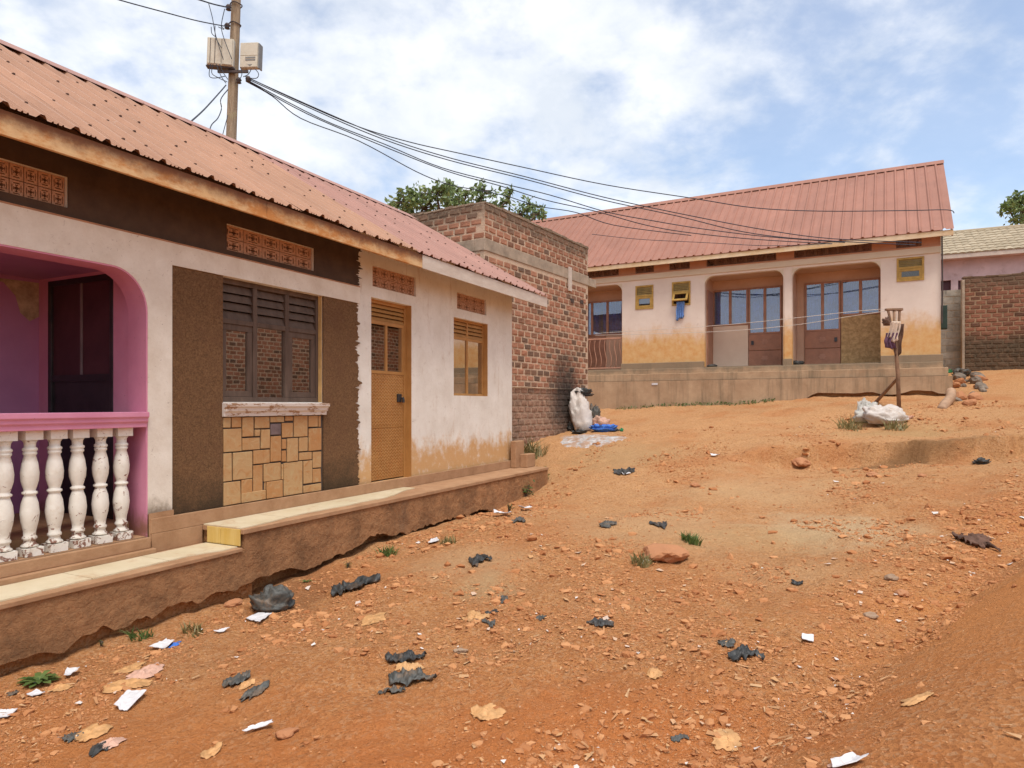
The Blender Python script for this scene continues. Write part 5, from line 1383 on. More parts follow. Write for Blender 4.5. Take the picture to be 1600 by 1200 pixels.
# ================================================================ trees
def leafmesh(pts, size, rs, drop=.25):
    n = len(pts); V = np.zeros((n, 4, 3)); fr = []
    d = rs.normal(size=(n, 3)); d[:, 2] -= drop; d /= np.linalg.norm(d, axis=1)[:, None]
    u = np.cross(d, rs.normal(size=(n, 3))); u /= np.linalg.norm(u, axis=1)[:, None]
    s = size * rs.uniform(.6, 1.25, n)[:, None]; p = np.asarray(pts); nn = np.cross(d, u)
    V[:, 0] = p; V[:, 1] = p + d * s * .5 + u * s * .24 + nn * s * .06; V[:, 2] = p + d * s; V[:, 3] = p + d * s * .5 - u * s * .24 + nn * s * .06
    Q = np.arange(n * 4).reshape(n, 4)
    me = np_mesh('crown', V.reshape(-1, 3), Q, False); set_rnd(me, rs.rand(n)); return me
def tree(name, label, base, clumps, leaf, size, seed, trunk_r):
    rs = np.random.RandomState(seed); T = thing(name, label, 'tree', base); B = Vector(base)
    pts = []; m = MB()
    fork = Vector((clumps[0][0].x * .3 + B.x * .7, B.y, B.z + (min(c.z for c, r, n in clumps) - B.z) * .6))
    m.tube(spline([B - B, (fork - B) * .5 + Vector((.1, .05, 0)), fork - B], 4), [trunk_r * (1 - .05 * i) for i in range(9)], 8)
    for c, r, n in clumps:
        midp = (fork + c) / 2 + Vector(rs.normal(size=3) * .15)
        br = spline([fork - B, midp - B, c - B], 4); m.tube(br, [trunk_r * .45 * (1 - .09 * i) for i in range(len(br))], 6)
        for q in range(max(4, n // 12)):
            dv_ = rs.normal(size=3); dv_ /= np.linalg.norm(dv_); tip = np.array(c - B) + dv_ * r * rs.uniform(.35, 1.0) * np.array([1, 1, .8])
            m.tube([tuple(c - B), tuple((np.array(c - B) + tip) / 2 + rs.normal(size=3) * .05), tuple(tip)], [.03, .02, .008], 4)
            pts.append(tip + rs.normal(size=(16, 3)) * np.array([.22, .22, .17]) * r * .62)
    m.build('trunk', M['bark'], T, smooth=True)
    link('crown', leafmesh(np.concatenate(pts), size, rs), M[leaf], T); return T
TY = 24.0
cl = []
for px, py, r, n in ((632, 318, .55, 140), (655, 306, .6, 170), (682, 300, .62, 200), (665, 325, .7, 200), (705, 300, .45, 120), (700, 322, .7, 200), (730, 298, .34, 60), (758, 298, .42, 110), (752, 315, .6, 150), (795, 312, .36, 90), (828, 322, .38, 90), (838, 335, .4, 90), (815, 335, .4, 90), (630, 335, .7, 160), (725, 325, .7, 150), (780, 335, .7, 150), (640, 360, .9, 150), (700, 360, 1.0, 150), (770, 365, .9, 150)):
    cl.append((ray(px, py, TY + random.uniform(-.6, .6)), r, n))
tree('tree', 'leafy green tree rising behind the red brick building', (-2.0, TY + .2, gz(-2, TY)), cl, 'leaf', .20, 3, .22)
TY2 = 36.0
cl = [(ray(px, py, TY2 + random.uniform(-.6, .6)), r, n) for px, py, r, n in ((1576, 326, .4, 100), (1592, 312, .5, 140), (1608, 318, .8, 200), (1630, 305, 1.0, 240), (1600, 335, .8, 160), (1640, 340, 1.2, 200))]
tb = ray(1640, 340, TY2); tree('tree', 'tree peeping over the beige tiled roof at right edge', (tb.x, tb.y, 2.0), cl, 'leaf', .28, 5, .25)

# ================================================================ stand, sacks, rubbish heap
def blob(name, mat, loc, dims, seed, parent=None, amp=.16, taper=0.0, lean=(0, 0), fold=1.0, seg=36, rings=26, pw=.75):
    """a sagging filled bag: flattened foot, creased skin"""
    rs = random.Random(seed); m = MB(); o1, o2 = rs.uniform(0, 90), rs.uniform(0, 90)
    for j in range(rings + 1):
        v = j / rings; ph = math.pi * v
        for i in range(seg):
            th = 2 * math.pi * i / seg
            sx, sy, sz = math.sin(ph) ** pw * math.cos(th), math.sin(ph) ** pw * math.sin(th), -math.cos(ph)
            n1 = float(vnoise(np.array([sx * 1.7 + o1]), np.array([sy * 1.7 + sz * 1.5 + o2]))[0]); n2 = float(vnoise(np.array([th * 2.2 + o2 + sz * 2]), np.array([sz * 4 * fold + o1]))[0]); n3 = float(vnoise(np.array([sx * 7 + sz * 5 + o1]), np.array([sy * 7 - sz * 3 + o2]))[0])
            n4 = abs(float(vnoise(np.array([th * 4.1 + o1]), np.array([sz * 9 + o2 + sx * 3]))[0])); k = 1 + amp * (1.4 * n1 + 1.0 * n2 + .7 * n3 - .8 * n4)
            z = (sz * .5 + .5); q = 1 - taper * z
            m.v.append((sx * k * q * dims[0] / 2 + lean[0] * z, sy * k * q * dims[1] / 2 + lean[1] * z, max(z * k, 0 if z < .12 else .02) * dims[2] if z > .12 else z * dims[2] * .5))
    for j in range(rings):
        for i in range(seg):
            a = j * seg + i; b = j * seg + (i + 1) % seg; m.f.append((a, b, b + seg, a + seg))
    o = m.build(name, M[mat] if isinstance(mat, str) else mat, parent, smooth=True); o.location = loc; return o
def on(px, py, dz=-.02):
    p = G(px, py); p.z += dz; return p
# leaning sack against the brick corner
p = on(911, 673)
sk = blob('sack', 'sack', (0, 0, 0), (.50, .46, .90), 3, None, .17, .12, (-.14, .16), pw=.42)
S0 = thing('sack', 'tall stuffed white sack leaning against the sooty brick corner', 'sack', p); sk.parent = S0; sk.name = 'sack_body'
m = blob('sack_mouth', 'plastic_black', (.04, .16, .80), (.40, .3, .16), 8, S0, .6)
p2 = on(928, 664); o = blob('plastic_bag', 'plastic_grey', p2, (.34, .3, .46), 21, None, .35, .3); tag(o, 'dark grey bag propped behind the leaning sack', 'bag')
p2 = on(938, 668); o = blob('plastic_bag', 'pinkfilm', p2, (.42, .3, .26), 22, None, .35); tag(o, 'salmon pink bag beside the leaning sack', 'bag')
p2 = on(942, 674); o = blob('cloth', 'bluefilm', p2, (.52, .32, .17), 23, None, .45); tag(o, 'bright blue cloth bundle at foot of the leaning sack', 'cloth')
p2 = on(958, 674); o = blob('plastic_bag', 'plastic_black', p2, (.30, .2, .08), 24, None, .5); tag(o, 'flat black plastic scrap right of the blue cloth', 'plastic')
p2 = on(971, 674, -.01); o = blob('green_bottle_scrap', 'greenfilm', p2, (.09, .08, .08), 25, None, .3); tag(o, 'tiny green plastic scrap on the path', 'plastic')
p2 = on(905, 678, -.01); o = blob('plastic_bag', 'plastic_black', p2, (.34, .22, .10), 26, None, .5); tag(o, 'black plastic bag lying on pale ash', 'plastic')
p2 = on(893, 673, -.01); o = blob('plastic_bag', 'plastic_black', p2, (.22, .2, .16), 27, None, .5); tag(o, 'black bag wedged between brick wall and sack', 'plastic')
def mound(name, mat, cx, cy, rx, ry, h, seed, label, cat, kind=None):
    m = MB(); n = 34
    for j in range(n + 1):
        for i in range(n + 1):
            u, v = i / n * 2 - 1, j / n * 2 - 1; x, y = cx + u * rx, cy + v * ry
            rr = math.hypot(u, v) + .5 * float(vnoise(np.array([x * 2.3 + seed]), np.array([y * 2.3]))[0])
            z = gz(x, y) + h * (1 - rr) * (1 + .9 * float(vnoise(np.array([x * 8]), np.array([y * 8 + seed]))[0])) - .02 - (0 if rr < 1 else .1 * (rr - 1))
            m.v.append((x, y, z))
    for j in range(n):
        for i in range(n): a = j * (n + 1) + i; m.f.append((a, a + 1, a + n + 2, a + n + 1))
    o = m.build(name, M[mat], None, smooth=True); return tag(o, label, cat, None, kind)
a0 = G(925, 687); mound('ash_heap', 'ash', a0.x, a0.y, .85, .75, .07, 3, 'pale grey ash of burnt rubbish by the brick corner', 'ash')
# washing-line stand
sp = G(1405, 638); 
ST = thing('washing_stand', 'wooden washing-line stand hung with rags beside white sacks', 'stand', sp)
Hs = ray(1397, 484, sp.y).z - sp.z; dxs = ray(1397, 484, sp.y).x - sp.x
m = MB(); m.tube([(0, 0, -.1), (-.03, 0, Hs * .35), (dxs * .8, 0, Hs * .7), (dxs, 0, Hs)], [.045, .042, .036, .03], 8); m.build('post', M['stick'], ST, smooth=True)
m = MB(); m.box(dxs - .19, dxs + .18, -.04, .04, Hs - .02, Hs + .03, .006); m.build('crossbar', M['stick'], ST, .006)
for a in (-.13, .03, .12):
    m = MB(); m.tube([(dxs + a, 0, Hs - .02), (dxs + a * .55 + .02, -.03, Hs - .45)], [.028, .02], 7); m.build('prong', M['stick'] if a != .03 else M['ragpale'], ST)
bz = ray(1396, 590, sp.y).z - sp.z; bp = G(1366, 628) - sp
m = MB(); m.tube([(-.02, 0, bz), (bp.x, bp.y, bp.z - .05)], [.032, .04], 8); m.build('brace', M['stick'], ST)
def rag_mesh(w, h, seed, fold=3, amp=.025):
    m = MB(); nx_, nz_ = 14, 12; o_ = seed * 7.3
    for j in range(nz_ + 1):
        for i in range(nx_ + 1):
            u, v = i / nx_ - .5, j / nz_
            ww = w * (1 - .45 * v * (1 - v) + .25 * float(vnoise(np.array([v * 3 + o_]), np.array([1.]))[0]))
            end = h * (1 + .35 * float(vnoise(np.array([u * 5 + o_]), np.array([3.]))[0]))
            m.v.append((u * ww + .06 * float(vnoise(np.array([v * 2 + o_]), np.array([5.]))[0]), amp * math.sin(u * fold * 6 + v * 2 + o_) + .04 * v, -v * end))
    for j in range(nz_):
        for i in range(nx_): a = j * (nx_ + 1) + i; m.f.append((a, a + nx_ + 1, a + nx_ + 2, a + 1))
    return m
def rag(lbl, px, py, w, h, mat, seed, dy=-.06):
    a = ray(px, py, sp.y + dy); o = rag_mesh(w, h, seed).build('rag', M[mat], None, smooth=True, solid=.012); o.location = a; return tag(o, lbl, 'rag')
rag('cream rag knotted round the top of washing stand', 1397, 502, .24, .40, 'ragpale', 1, -.10)
rag('dark brown rag hanging at right of washing stand', 1406, 506, .19, .62, 'rag', 2, -.06)
rag('purple rag hanging below the cream rag', 1393, 520, .26, .34, 'ragpurple', 3, -.07)
o = blob('rag', 'rag', ray(1386, 509, sp.y - .05), (.18, .16, .16), 31, None, .4); tag(o, 'small dark rag knot left of washing stand top', 'rag')
# washing lines
LYs = (sp.x + dxs, sp.y)
cable('upper pale washing line from stand to porch', [(1391, 482), (1330, 487), (1240, 497), (1140, 507), (1040, 514), (930, 521)], LYs, endp(930, 20.4), .006, 'line')
cable('lower pale washing line from stand, running left', [(1391, 485), (1330, 494), (1240, 508), (1140, 517), (1040, 521), (930, 524)], LYs, endp(930, 20.3), .006, 'line')
# two sacks at the foot of the stand
p = on(1351, 659); o = blob('sack', 'sackgrey', p, (.62, .5, .46), 41, None, .28, .35, (.10, .1)); tag(o, 'greyish crumpled bag left of the white sack by stand', 'sack')
p = on(1384, 662); o = blob('sack', 'sack', p, (.98, .6, .40), 42, None, .26, .3, (-.1, .05)); tag(o, 'slumped white sack at the foot of washing stand', 'sack')
p = on(1418, 655, -.01); o = blob('paper_scrap', 'pinkfilm', p, (.22, .16, .07), 43, None, .4); tag(o, 'pinkish scrap right of slumped white sack', 'scrap')
# blue cloth hanging from the middle small window
c0 = FB.at(1064, 473, -.06); w0 = FB.w(c0[0], -.10, c0[1] + .03)
o = rag_mesh(.22, .50, 9, 4, .04).build('cloth', M['palebluecloth'], None, smooth=True, solid=.012); o.location = w0; o.rotation_euler = (0, 0, FB.a); tag(o, 'blue cloth hanging out of the tilted small window', 'cloth')
# pair of shoes/black bag on porch
pp = FB.w(FB.x(1246, .35), .35, FLB); o = blob('plastic_bag', 'plastic_black', pp, (.36, .25, .12), 44, None, .3); tag(o, 'black bag on the floor of the right porch', 'bag')
pp = FB.w(FB.x(1112, .35), .35, FLB); o = blob('shoe', 'plastic_black', pp, (.36, .2, .09), 45, None, .2); tag(o, 'dark mat heap on floor of the left porch', 'mat')
# drain pipe and rubble
p = G(1471, 638); q = ray(1487, 617, p.y + .7)
PPm = MB(); pts = spline([(p.x, p.y, p.z - .05), ray(1478, 630, p.y + .2), ray(1485, 622, p.y + .45), ray(1486, 612, p.y + .8)], 5); PPm.tube(pts, .10, 12)
o = PPm.build('drain_pipe', M['pipe'], None, smooth=True); tag(o, 'bent brown drain pipe at corner of the far house', 'pipe')
def rock_mesh(seed, sub=2, flat=.7):
    import bmesh
    bm_ = bmesh.new(); bmesh.ops.create_icosphere(bm_, subdivisions=sub, radius=.5); rs = random.Random(seed); o1 = rs.uniform(0, 90)
    for v in bm_.verts:
        n = float(vnoise(np.array([v.co.x * 2.6 + o1]), np.array([v.co.y * 2.6 + v.co.z * 2.1]))[0]); n2 = float(vnoise(np.array([v.co.x * 6 + o1]), np.array([v.co.y * 6 - v.co.z * 5]))[0])
        v.co *= 1 + .7 * n + .25 * n2; v.co.z *= flat
    me = bpy.data.meshes.new('rock'); bm_.to_mesh(me); bm_.free(); return me
def rock(px, py, wpx, mat, lbl, seed, asp=.7, name='rock'):
    p = G(px, py); s = wpx / F * p.y; o = link(name, rock_mesh(seed, 3), M[mat]); o.location = p + Vector((0, 0, s * .10)); o.scale = (s, s * asp, s * .62); o.rotation_euler = (0, 0, random.uniform(0, 1)); return tag(o, lbl, 'rock')
rock(1035, 872, 62, 'rock', 'broad flat red rock bedded beside a grass tuft', 1, 1.0)
rock(720, 1021, 22, 'rockgrey', 'greyish stone right of the torn black plastics', 2)
rock(1362, 966, 22, 'rockgrey', 'grey-brown stone at edge of the gully', 3)
rock(1394, 906, 22, 'rockgrey', 'pale stone below the dusty patch, near gully', 4)
rock(1408, 930, 24, 'rock', 'angular red stone beside the pale gully stone', 5)
rock(365, 945, 26, 'rock', 'reddish stone left of the big dark bag', 6)
rock(450, 1150, 34, 'rock', 'red clod lying above the bottom edge, left', 7)
rock(1253, 730, 30, 'rock', 'tan clod on slope below the eroded lip', 8)
rock(1365, 745, 24, 'rock', 'tan clod right of the slope, under eroded lip', 9)
rock(1440, 745, 16, 'rock', 'small clod near the right end of eroded lip', 10)
rock(1085, 760, 18, 'rock', 'small clod mid yard near the path', 12)
rr = random.Random(5)
RC = G(1520, 600)
for i in range(16):
    px, py = rr.uniform(1487, 1545), rr.uniform(590, 636)
    p = G(px, py); s = rr.uniform(.14, .42); o = link('rubble_lump', rock_mesh(60 + i, 2), M['rubble'] if rr.random() < .7 else M['rock']); o.location = p + Vector((0, 0, s * .12)); o.scale = (s, s * .8, s * .85); o.rotation_euler = (rr.uniform(-.5, .5), rr.uniform(-.5, .5), rr.uniform(0, 3))
    tag(o, 'lump of dark rubble heaped beside the far house corner', 'rubble', 'rubble lumps by the far house')
p = on(1500, 588); o = blob('plastic_bag', 'plastic_grey', p, (.5, .4, .2), 71, None, .5); tag(o, 'grey plastic film tangled in the rubble heap', 'plastic')
p = on(1484, 583); o = blob('plastic_scrap', 'greenfilm', p, (.16, .1, .12), 72, None, .4); tag(o, 'green plastic scrap by far house corner', 'plastic')
p = on(1440, 572); p = on(1548, 573); o = blob('plastic_bag', 'plastic_black', p, (.4, .25, .12), 73, None, .5); tag(o, 'black plastic at the foot of brown brick wall', 'plastic')

# ================================================================ litter on the ground
def crumple(name, mat, px, py, wpx, hpx, seed, rise, lbl, cat, torn=.35, rot=None):
    """a torn film (lobed outline, sharp creases) or a sheet of paper (straight edges, a few folds), laid over the ground"""
    p = G(px, py); s = wpx / F * p.y; slope_ = max(.12, (ZC - p.z) / p.y)
    d = min(hpx / F * p.y / slope_, s * (1.5 if p.y < 8 else .75))
    if mat in ('ochrefilm', 'pinkfilm'): torn = .2
    elif mat in ('plastic_black', 'plastic_grey'): torn = .55; s *= .86
    elif mat == 'paper': s *= .9
    rs = random.Random(seed); o1 = rs.uniform(0, 99); m = MB()
    rt = rs.uniform(-.3, .3) if rot is None else rot
    cr_, sr_ = math.cos(rt), math.sin(rt)
    P = []
    strip = mat in ('plastic_black', 'plastic_grey', 'rag')
    if strip:                             # a torn, twisted ribbon of film, gathered into folds
        nu, nv = 44, 12; vn1 = lambda a, b: float(vnoise(np.array([a + o1]), np.array([b + o1]))[0])
        for i in range(nu + 1):
            u = i / nu; cy = vn1(u * 2.2, 3) * 1.1; wd = (.25 + .75 * math.sin(math.pi * min(max(u, .04), .96)) ** .6) * (1 + 1.3 * vn1(u * 4, 7) + .8 * vn1(u * 13, 2))
            wd = max(wd, .16)
            for j in range(nv + 1):
                v = j / nv - .5
                x = (u - .5) * s * 1.08 + s * .10 * vn1(u * 6, v * 3) ; y = d * .5 * cy + v * d * .72 * wd * (1 + .5 * vn1(u * 9, 20 + (1 if v > 0 else -1) * 4))
                h = .45 * abs(math.sin(u * 5 + v * 3 + o1 + 9 * vn1(u * 3, v * 2.5))) * (1 - 2.6 * v * v) * (1 + 1.4 * vn1(u * 5, 31)) + .75 * abs(vn1(u * 7 + v * 4, v * 5 - u * 3)) * 2 + .3 * abs(vn1(u * 21, v * 12)) * 2
                P.append((x, y, h))
        F_ = [(i * (nv + 1) + j, (i + 1) * (nv + 1) + j, (i + 1) * (nv + 1) + j + 1, i * (nv + 1) + j + 1) for i in range(nu) for j in range(nv)]
    elif mat == 'paper':
        n = 12
        cs = [(-.5 + rs.uniform(-.08, .16), -.5 + rs.uniform(-.1, .3)), (.5 - rs.uniform(-.08, .16), -.5 + rs.uniform(-.1, .3)), (.5 + rs.uniform(-.25, .1), .5 - rs.uniform(-.05, .3)), (-.5 + rs.uniform(-.08, .4), .5 - rs.uniform(-.05, .25))]
        fa = [(rs.uniform(0, 6.28), rs.uniform(-.2, .2), rs.uniform(.5, 1)) for _ in range(3)]
        for j in range(n + 1):
            for i in range(n + 1):
                u, v = i / n, j / n
                x = (cs[0][0] * (1 - u) + cs[1][0] * u) * (1 - v) + (cs[3][0] * (1 - u) + cs[2][0] * u) * v
                y = (cs[0][1] * (1 - u) + cs[1][1] * u) * (1 - v) + (cs[3][1] * (1 - u) + cs[2][1] * u) * v
                h = sum(k * abs(x * math.cos(a) + y * math.sin(a) - o) for a, o, k in fa)
                P.append((x * s + s * .05 * float(vnoise(np.array([u * 6 + o1]), np.array([v * 6.]))[0]), y * d + d * .08 * float(vnoise(np.array([v * 6 + o1]), np.array([u * 6. + 4]))[0]), h * rise * .8 + .10 * abs(float(vnoise(np.array([u * 5 + o1]), np.array([v * 5.]))[0]))))
        F_ = [(j * (n + 1) + i, j * (n + 1) + i + 1, (j + 1) * (n + 1) + i + 1, (j + 1) * (n + 1) + i) for j in range(n) for i in range(n)]
    else:
        nr, na = 14, 64; ring = []
        for i in range(na):
            th = 2 * math.pi * i / na; c, q = math.cos(th), math.sin(th)
            vn = lambda f, k: float(vnoise(np.array([c * f + o1]), np.array([q * f + o1 + k]))[0])
            ring.append(max(.25, 1 + torn * (2.4 * vn(1.3, 0) + 1.9 * vn(3.1, 5) + 1.2 * vn(8, 9))))
        for j in range(nr + 1):
            for i in range(na):
                th = 2 * math.pi * i / na; r = j / nr * ring[i] * .54
                P.append((r * math.cos(th) * s, r * math.sin(th) * d, j / nr))
        F_ = []
        for j in range(nr):
            for i in range(na):
                a = j * na + i; b = j * na + (i + 1) % na
                F_.append((a, a + na, b + na, b) if j else (a, a + na, b + na))
    A = np.array(P); X = p.x + A[:, 0] * cr_ - A[:, 1] * sr_; Y = p.y + A[:, 0] * sr_ + A[:, 1] * cr_
    zg = ground(X, Y)
    if strip: z = zg + .003 + rise * .55 * min(s, d * 1.5) * A[:, 2]
    elif mat == 'paper':
        B_ = np.stack([X, Y, np.ones_like(X)], 1); co = np.linalg.lstsq(B_, zg, rcond=None)[0]; fit = B_ @ co
        z = fit + np.max(zg - fit) * .9 + .004 + A[:, 2] * s
    else:
        f = 3.4 / max(s, .08)
        r1 = 1 - 2 * np.abs(vnoise(X * f + o1, Y * f * .7)); r2 = 1 - 2 * np.abs(vnoise(X * f * 2.3 + o1, Y * f * 2.3 + 3)); r3 = 1 - 2 * np.abs(vnoise(X * f * 5 + 2, Y * f * 5 + o1))
        if mat in ('ochrefilm', 'pinkfilm'): rise *= .8
        z = zg + .004 + rise * .8 * s * (.62 * r1 ** 2 + .34 * r2 ** 2 + .14 * r3) * (1.1 - .75 * A[:, 2] ** 2)
    m.v = [(x - p.x, y - p.y, zz - p.z) for x, y, zz in zip(X, Y, z)]; m.f = F_
    o = m.build(name, M[mat], None, smooth=(mat != 'paper'), solid=.003); o.location = p
    return tag(o, lbl, cat)
p = on(426, 955); o = blob('plastic_bag', 'plastic_grey', p, (.36, .30, .19), 51, None, .34, .2, fold=1.6); tag(o, 'puffed dark grey plastic bag beside the ledge', 'bag')
p = on(1533, 724); o = blob('plastic_bag', 'plastic_black', p, (.26, .2, .08), 19, None, .5); tag(o, 'black plastic bag in the eroded hollow at right', 'plastic')
CR = [('plastic_scrap', 'plastic_black', 555, 922, 78, 22, 1, .35, 'long torn black plastic strip right of dark grey bag', 'plastic'),
      ('plastic_scrap', 'plastic_black', 750, 876, 36, 14, 2, .4, 'black plastic scrap lying alone mid yard', 'plastic'),
      ('plastic_scrap', 'plastic_black', 634, 1027, 64, 18, 3, .35, 'bow-shaped black plastic scrap, highest of three pieces', 'plastic'),
      ('plastic_scrap', 'plastic_grey', 644, 1060, 78, 26, 4, .3, 'wide grey-black plastic scrap, middle of three pieces', 'plastic'),
      ('plastic_scrap', 'plastic_grey', 612, 1080, 44, 14, 5, .3, 'small grey-black plastic scrap, lowest of three pieces', 'plastic'),
      ('plastic_scrap', 'plastic_grey', 370, 1062, 42, 20, 6, .35, 'grey-black plastic strip, left of the pair below ledge', 'plastic'),
      ('plastic_scrap', 'plastic_grey', 402, 1080, 34, 24, 7, .35, 'grey-black plastic strip, right of the pair below ledge', 'plastic'),
      ('plastic_scrap', 'plastic_grey', 1138, 1008, 28, 26, 8, .35, 'dark plastic twist above another at right centre', 'plastic'),
      ('plastic_scrap', 'plastic_black', 1163, 1027, 58, 16, 9, .35, 'long black plastic twist at right centre', 'plastic'),
      ('plastic_scrap', 'plastic_black', 938, 977, 44, 9, 10, .3, 'thin black plastic ribbon in the yard centre', 'plastic'),
      ('plastic_scrap', 'plastic_black', 1030, 821, 30, 8, 11, .3, 'flat black plastic scrap above the flat red rock', 'plastic'),
      ('plastic_scrap', 'plastic_black', 975, 739, 34, 9, 12, .3, 'dark plastic scrap with white paper on far path', 'plastic'),
      ('plastic_scrap', 'plastic_black', 768, 960, 22, 10, 13, .4, 'black plastic scrap touching the orange film', 'plastic'),
      ('plastic_scrap', 'plastic_grey', 764, 975, 22, 12, 14, .4, 'dark grey plastic scrap below the orange film', 'plastic'),
      ('plastic_scrap', 'plastic_grey', 845, 966, 16, 9, 15, .4, 'small dark grey plastic knot in yard centre', 'plastic'),
      ('plastic_scrap', 'plastic_grey', 785, 940, 18, 8, 16, .4, 'small dark plastic bit on pale dust patch', 'plastic'),
      ('plastic_scrap', 'plastic_grey', 112, 1157, 32, 18, 17, .35, 'dark grey plastic scrap at bottom left', 'plastic'),
      ('plastic_scrap', 'plastic_black', 155, 1175, 30, 16, 18, .35, 'black plastic scrap under the pink film, bottom left', 'plastic'),
      ('rag', 'rag', 1530, 852, 44, 14, 20, .4, 'dark brown rag half buried in the right bank', 'rag'),  # dark ribbon stands for a root and the shade of a hollow
      ('plastic_scrap', 'plastic_black', 1245, 914, 16, 8, 21, .5, 'tiny black plastic knot right of yard centre', 'plastic'),
      ('plastic_scrap', 'plastic_grey', 812, 815, 22, 8, 22, .4, 'dark plastic scrap near the weeds by ledge', 'plastic'),
      ('plastic_scrap', 'plastic_grey', 950, 822, 30, 7, 23, .3, 'dull grey plastic left of flat black scrap', 'plastic'),
      ('plastic_scrap', 'plastic_grey', 1062, 1162, 30, 8, 24, .3, 'grey-green plastic scrap near the bottom edge', 'plastic'),
      ('paper_scrap', 'paper', 408, 967, 34, 16, 31, .10, 'white paper resting against the dark grey bag', 'paper'),
      ('paper_scrap', 'paper', 254, 1014, 38, 14, 32, .12, 'white paper beside small blue scrap below ledge', 'paper'),
      ('paper_scrap', 'bluefilm', 272, 1009, 14, 8, 33, .12, 'small blue scrap at the end of white paper', 'plastic'),
      ('paper_scrap', 'paper', 198, 1103, 38, 26, 34, .16, 'torn white paper with pointed corner, lower left', 'paper'),
      ('paper_scrap', 'paper', 400, 1143, 56, 12, 35, .14, 'long folded white paper near the bottom edge', 'paper'),
      ('paper_scrap', 'paper', 113, 1057, 28, 16, 36, .35, 'crumpled white paper right of the rosette weed', 'paper'),
      ('paper_scrap', 'paper', 54, 1088, 26, 8, 37, .25, 'small white paper below the rosette weed', 'paper'),
      ('foil_scrap', 'plastic_grey', 17, 1088, 18, 10, 38, .4, 'grey foil scrap at the far left', 'foil'),
      ('paper_scrap', 'paper', 8, 1120, 34, 14, 39, .12, 'cream paper cut by the left edge', 'paper'),
      ('paper_scrap', 'paper', 678, 847, 22, 8, 40, .15, 'white paper by the grass under ledge', 'paper'),
      ('paper_scrap', 'pinkfilm', 226, 1054, 38, 20, 41, .3, 'pale crumpled wrapper above torn white paper', 'wrapper'),
      ('paper_scrap', 'paper', 1262, 1002, 20, 8, 42, .3, 'small white packet right of black twist', 'paper'),
      ('paper_scrap', 'paper', 1118, 713, 14, 7, 43, .3, 'small white paper on far path', 'paper'),
      ('paper_scrap', 'paper', 978, 741, 14, 6, 44, .2, 'white paper lying on dark scrap, far path', 'paper'),
      ('plastic_bag', 'paper', 1322, 1198, 52, 14, 45, .3, 'crumpled white bag cut by the bottom edge', 'bag'),
      ('paper_scrap', 'paper', 785, 806, 30, 8, 46, .3, 'white paper heap beside weeds at ledge foot', 'paper'),
      ('paper_scrap', 'paper', 822, 797, 24, 7, 47, .3, 'white paper right of the paper heap', 'paper'),
      ('paper_scrap', 'paper', 345, 987, 22, 5, 48, .2, 'small white scrap left of grey bag paper', 'paper'),
      ('film_scrap', 'ochrefilm', 583, 970, 34, 28, 51, .12, 'ochre film piece in the yard centre left', 'film'),
      ('film_scrap', 'ochrefilm', 741, 966, 36, 14, 52, .3, 'orange film scrap touching black plastic', 'film'),
      ('film_scrap', 'ochrefilm', 640, 1043, 36, 10, 53, .2, 'ochre film between the three black pieces', 'film'),
      ('film_scrap', 'ochrefilm', 203, 1046, 32, 16, 54, .2, 'ochre film left of the pale wrapper', 'film'),
      ('film_scrap', 'ochrefilm', 205, 1072, 70, 22, 55, .15, 'wide ochre film below the pale wrapper', 'film'),
      ('film_scrap', 'ochrefilm', 142, 1148, 50, 20, 56, .2, 'bright ochre film at bottom left', 'film'),
      ('film_scrap', 'pinkfilm', 173, 1165, 32, 18, 57, .3, 'pinkish film right of the bright ochre film', 'film'),
      ('film_scrap', 'ochrefilm', 758, 1114, 50, 20, 58, .12, 'round ochre film near the bottom centre', 'film'),
      ('film_scrap', 'ochrefilm', 1432, 1096, 46, 14, 59, .2, 'ochre film on the right bank', 'film'),
      ('film_scrap', 'ochrefilm', 1137, 1162, 40, 22, 60, .2, 'ochre film at bottom right of centre', 'film'),
      ('film_scrap', 'ochrefilm', 385, 1072, 18, 10, 61, .3, 'ochre film between the grey-black pair', 'film'),
      ('film_scrap', 'ochrefilm', 330, 1178, 24, 22, 62, .2, 'ochre film right of bottom left litter', 'film'),
      ('film_scrap', 'ochrefilm', 1022, 1055, 22, 14, 63, .3, 'ochre and dull film left of black twist', 'film'),
      ('film_scrap', 'ochrefilm', 90, 1078, 34, 8, 64, .2, 'ochre leaf-like film by the rosette weed', 'film')]
for a in CR: crumple(*a)
# red print on the bag at the bottom edge
p = G(1302, 1196); o = crumple('plastic_scrap', 'pinkfilm', 1299, 1197, 10, 5, 77, .3, 'tiny pinkish scrap beside the white bag at bottom edge', 'plastic')
m = MB(); p = G(1004, 886); q = G(1014, 880)
m.tube([p + Vector((-.02, 0, .02)), (p + q) / 2 + Vector((0, 0, .03)), q + Vector((.04, .02, .025))], .012, 6); o = m.build('white_stick', M['paper'], None); tag(o, 'short white stick beside the flat red rock', 'stick')
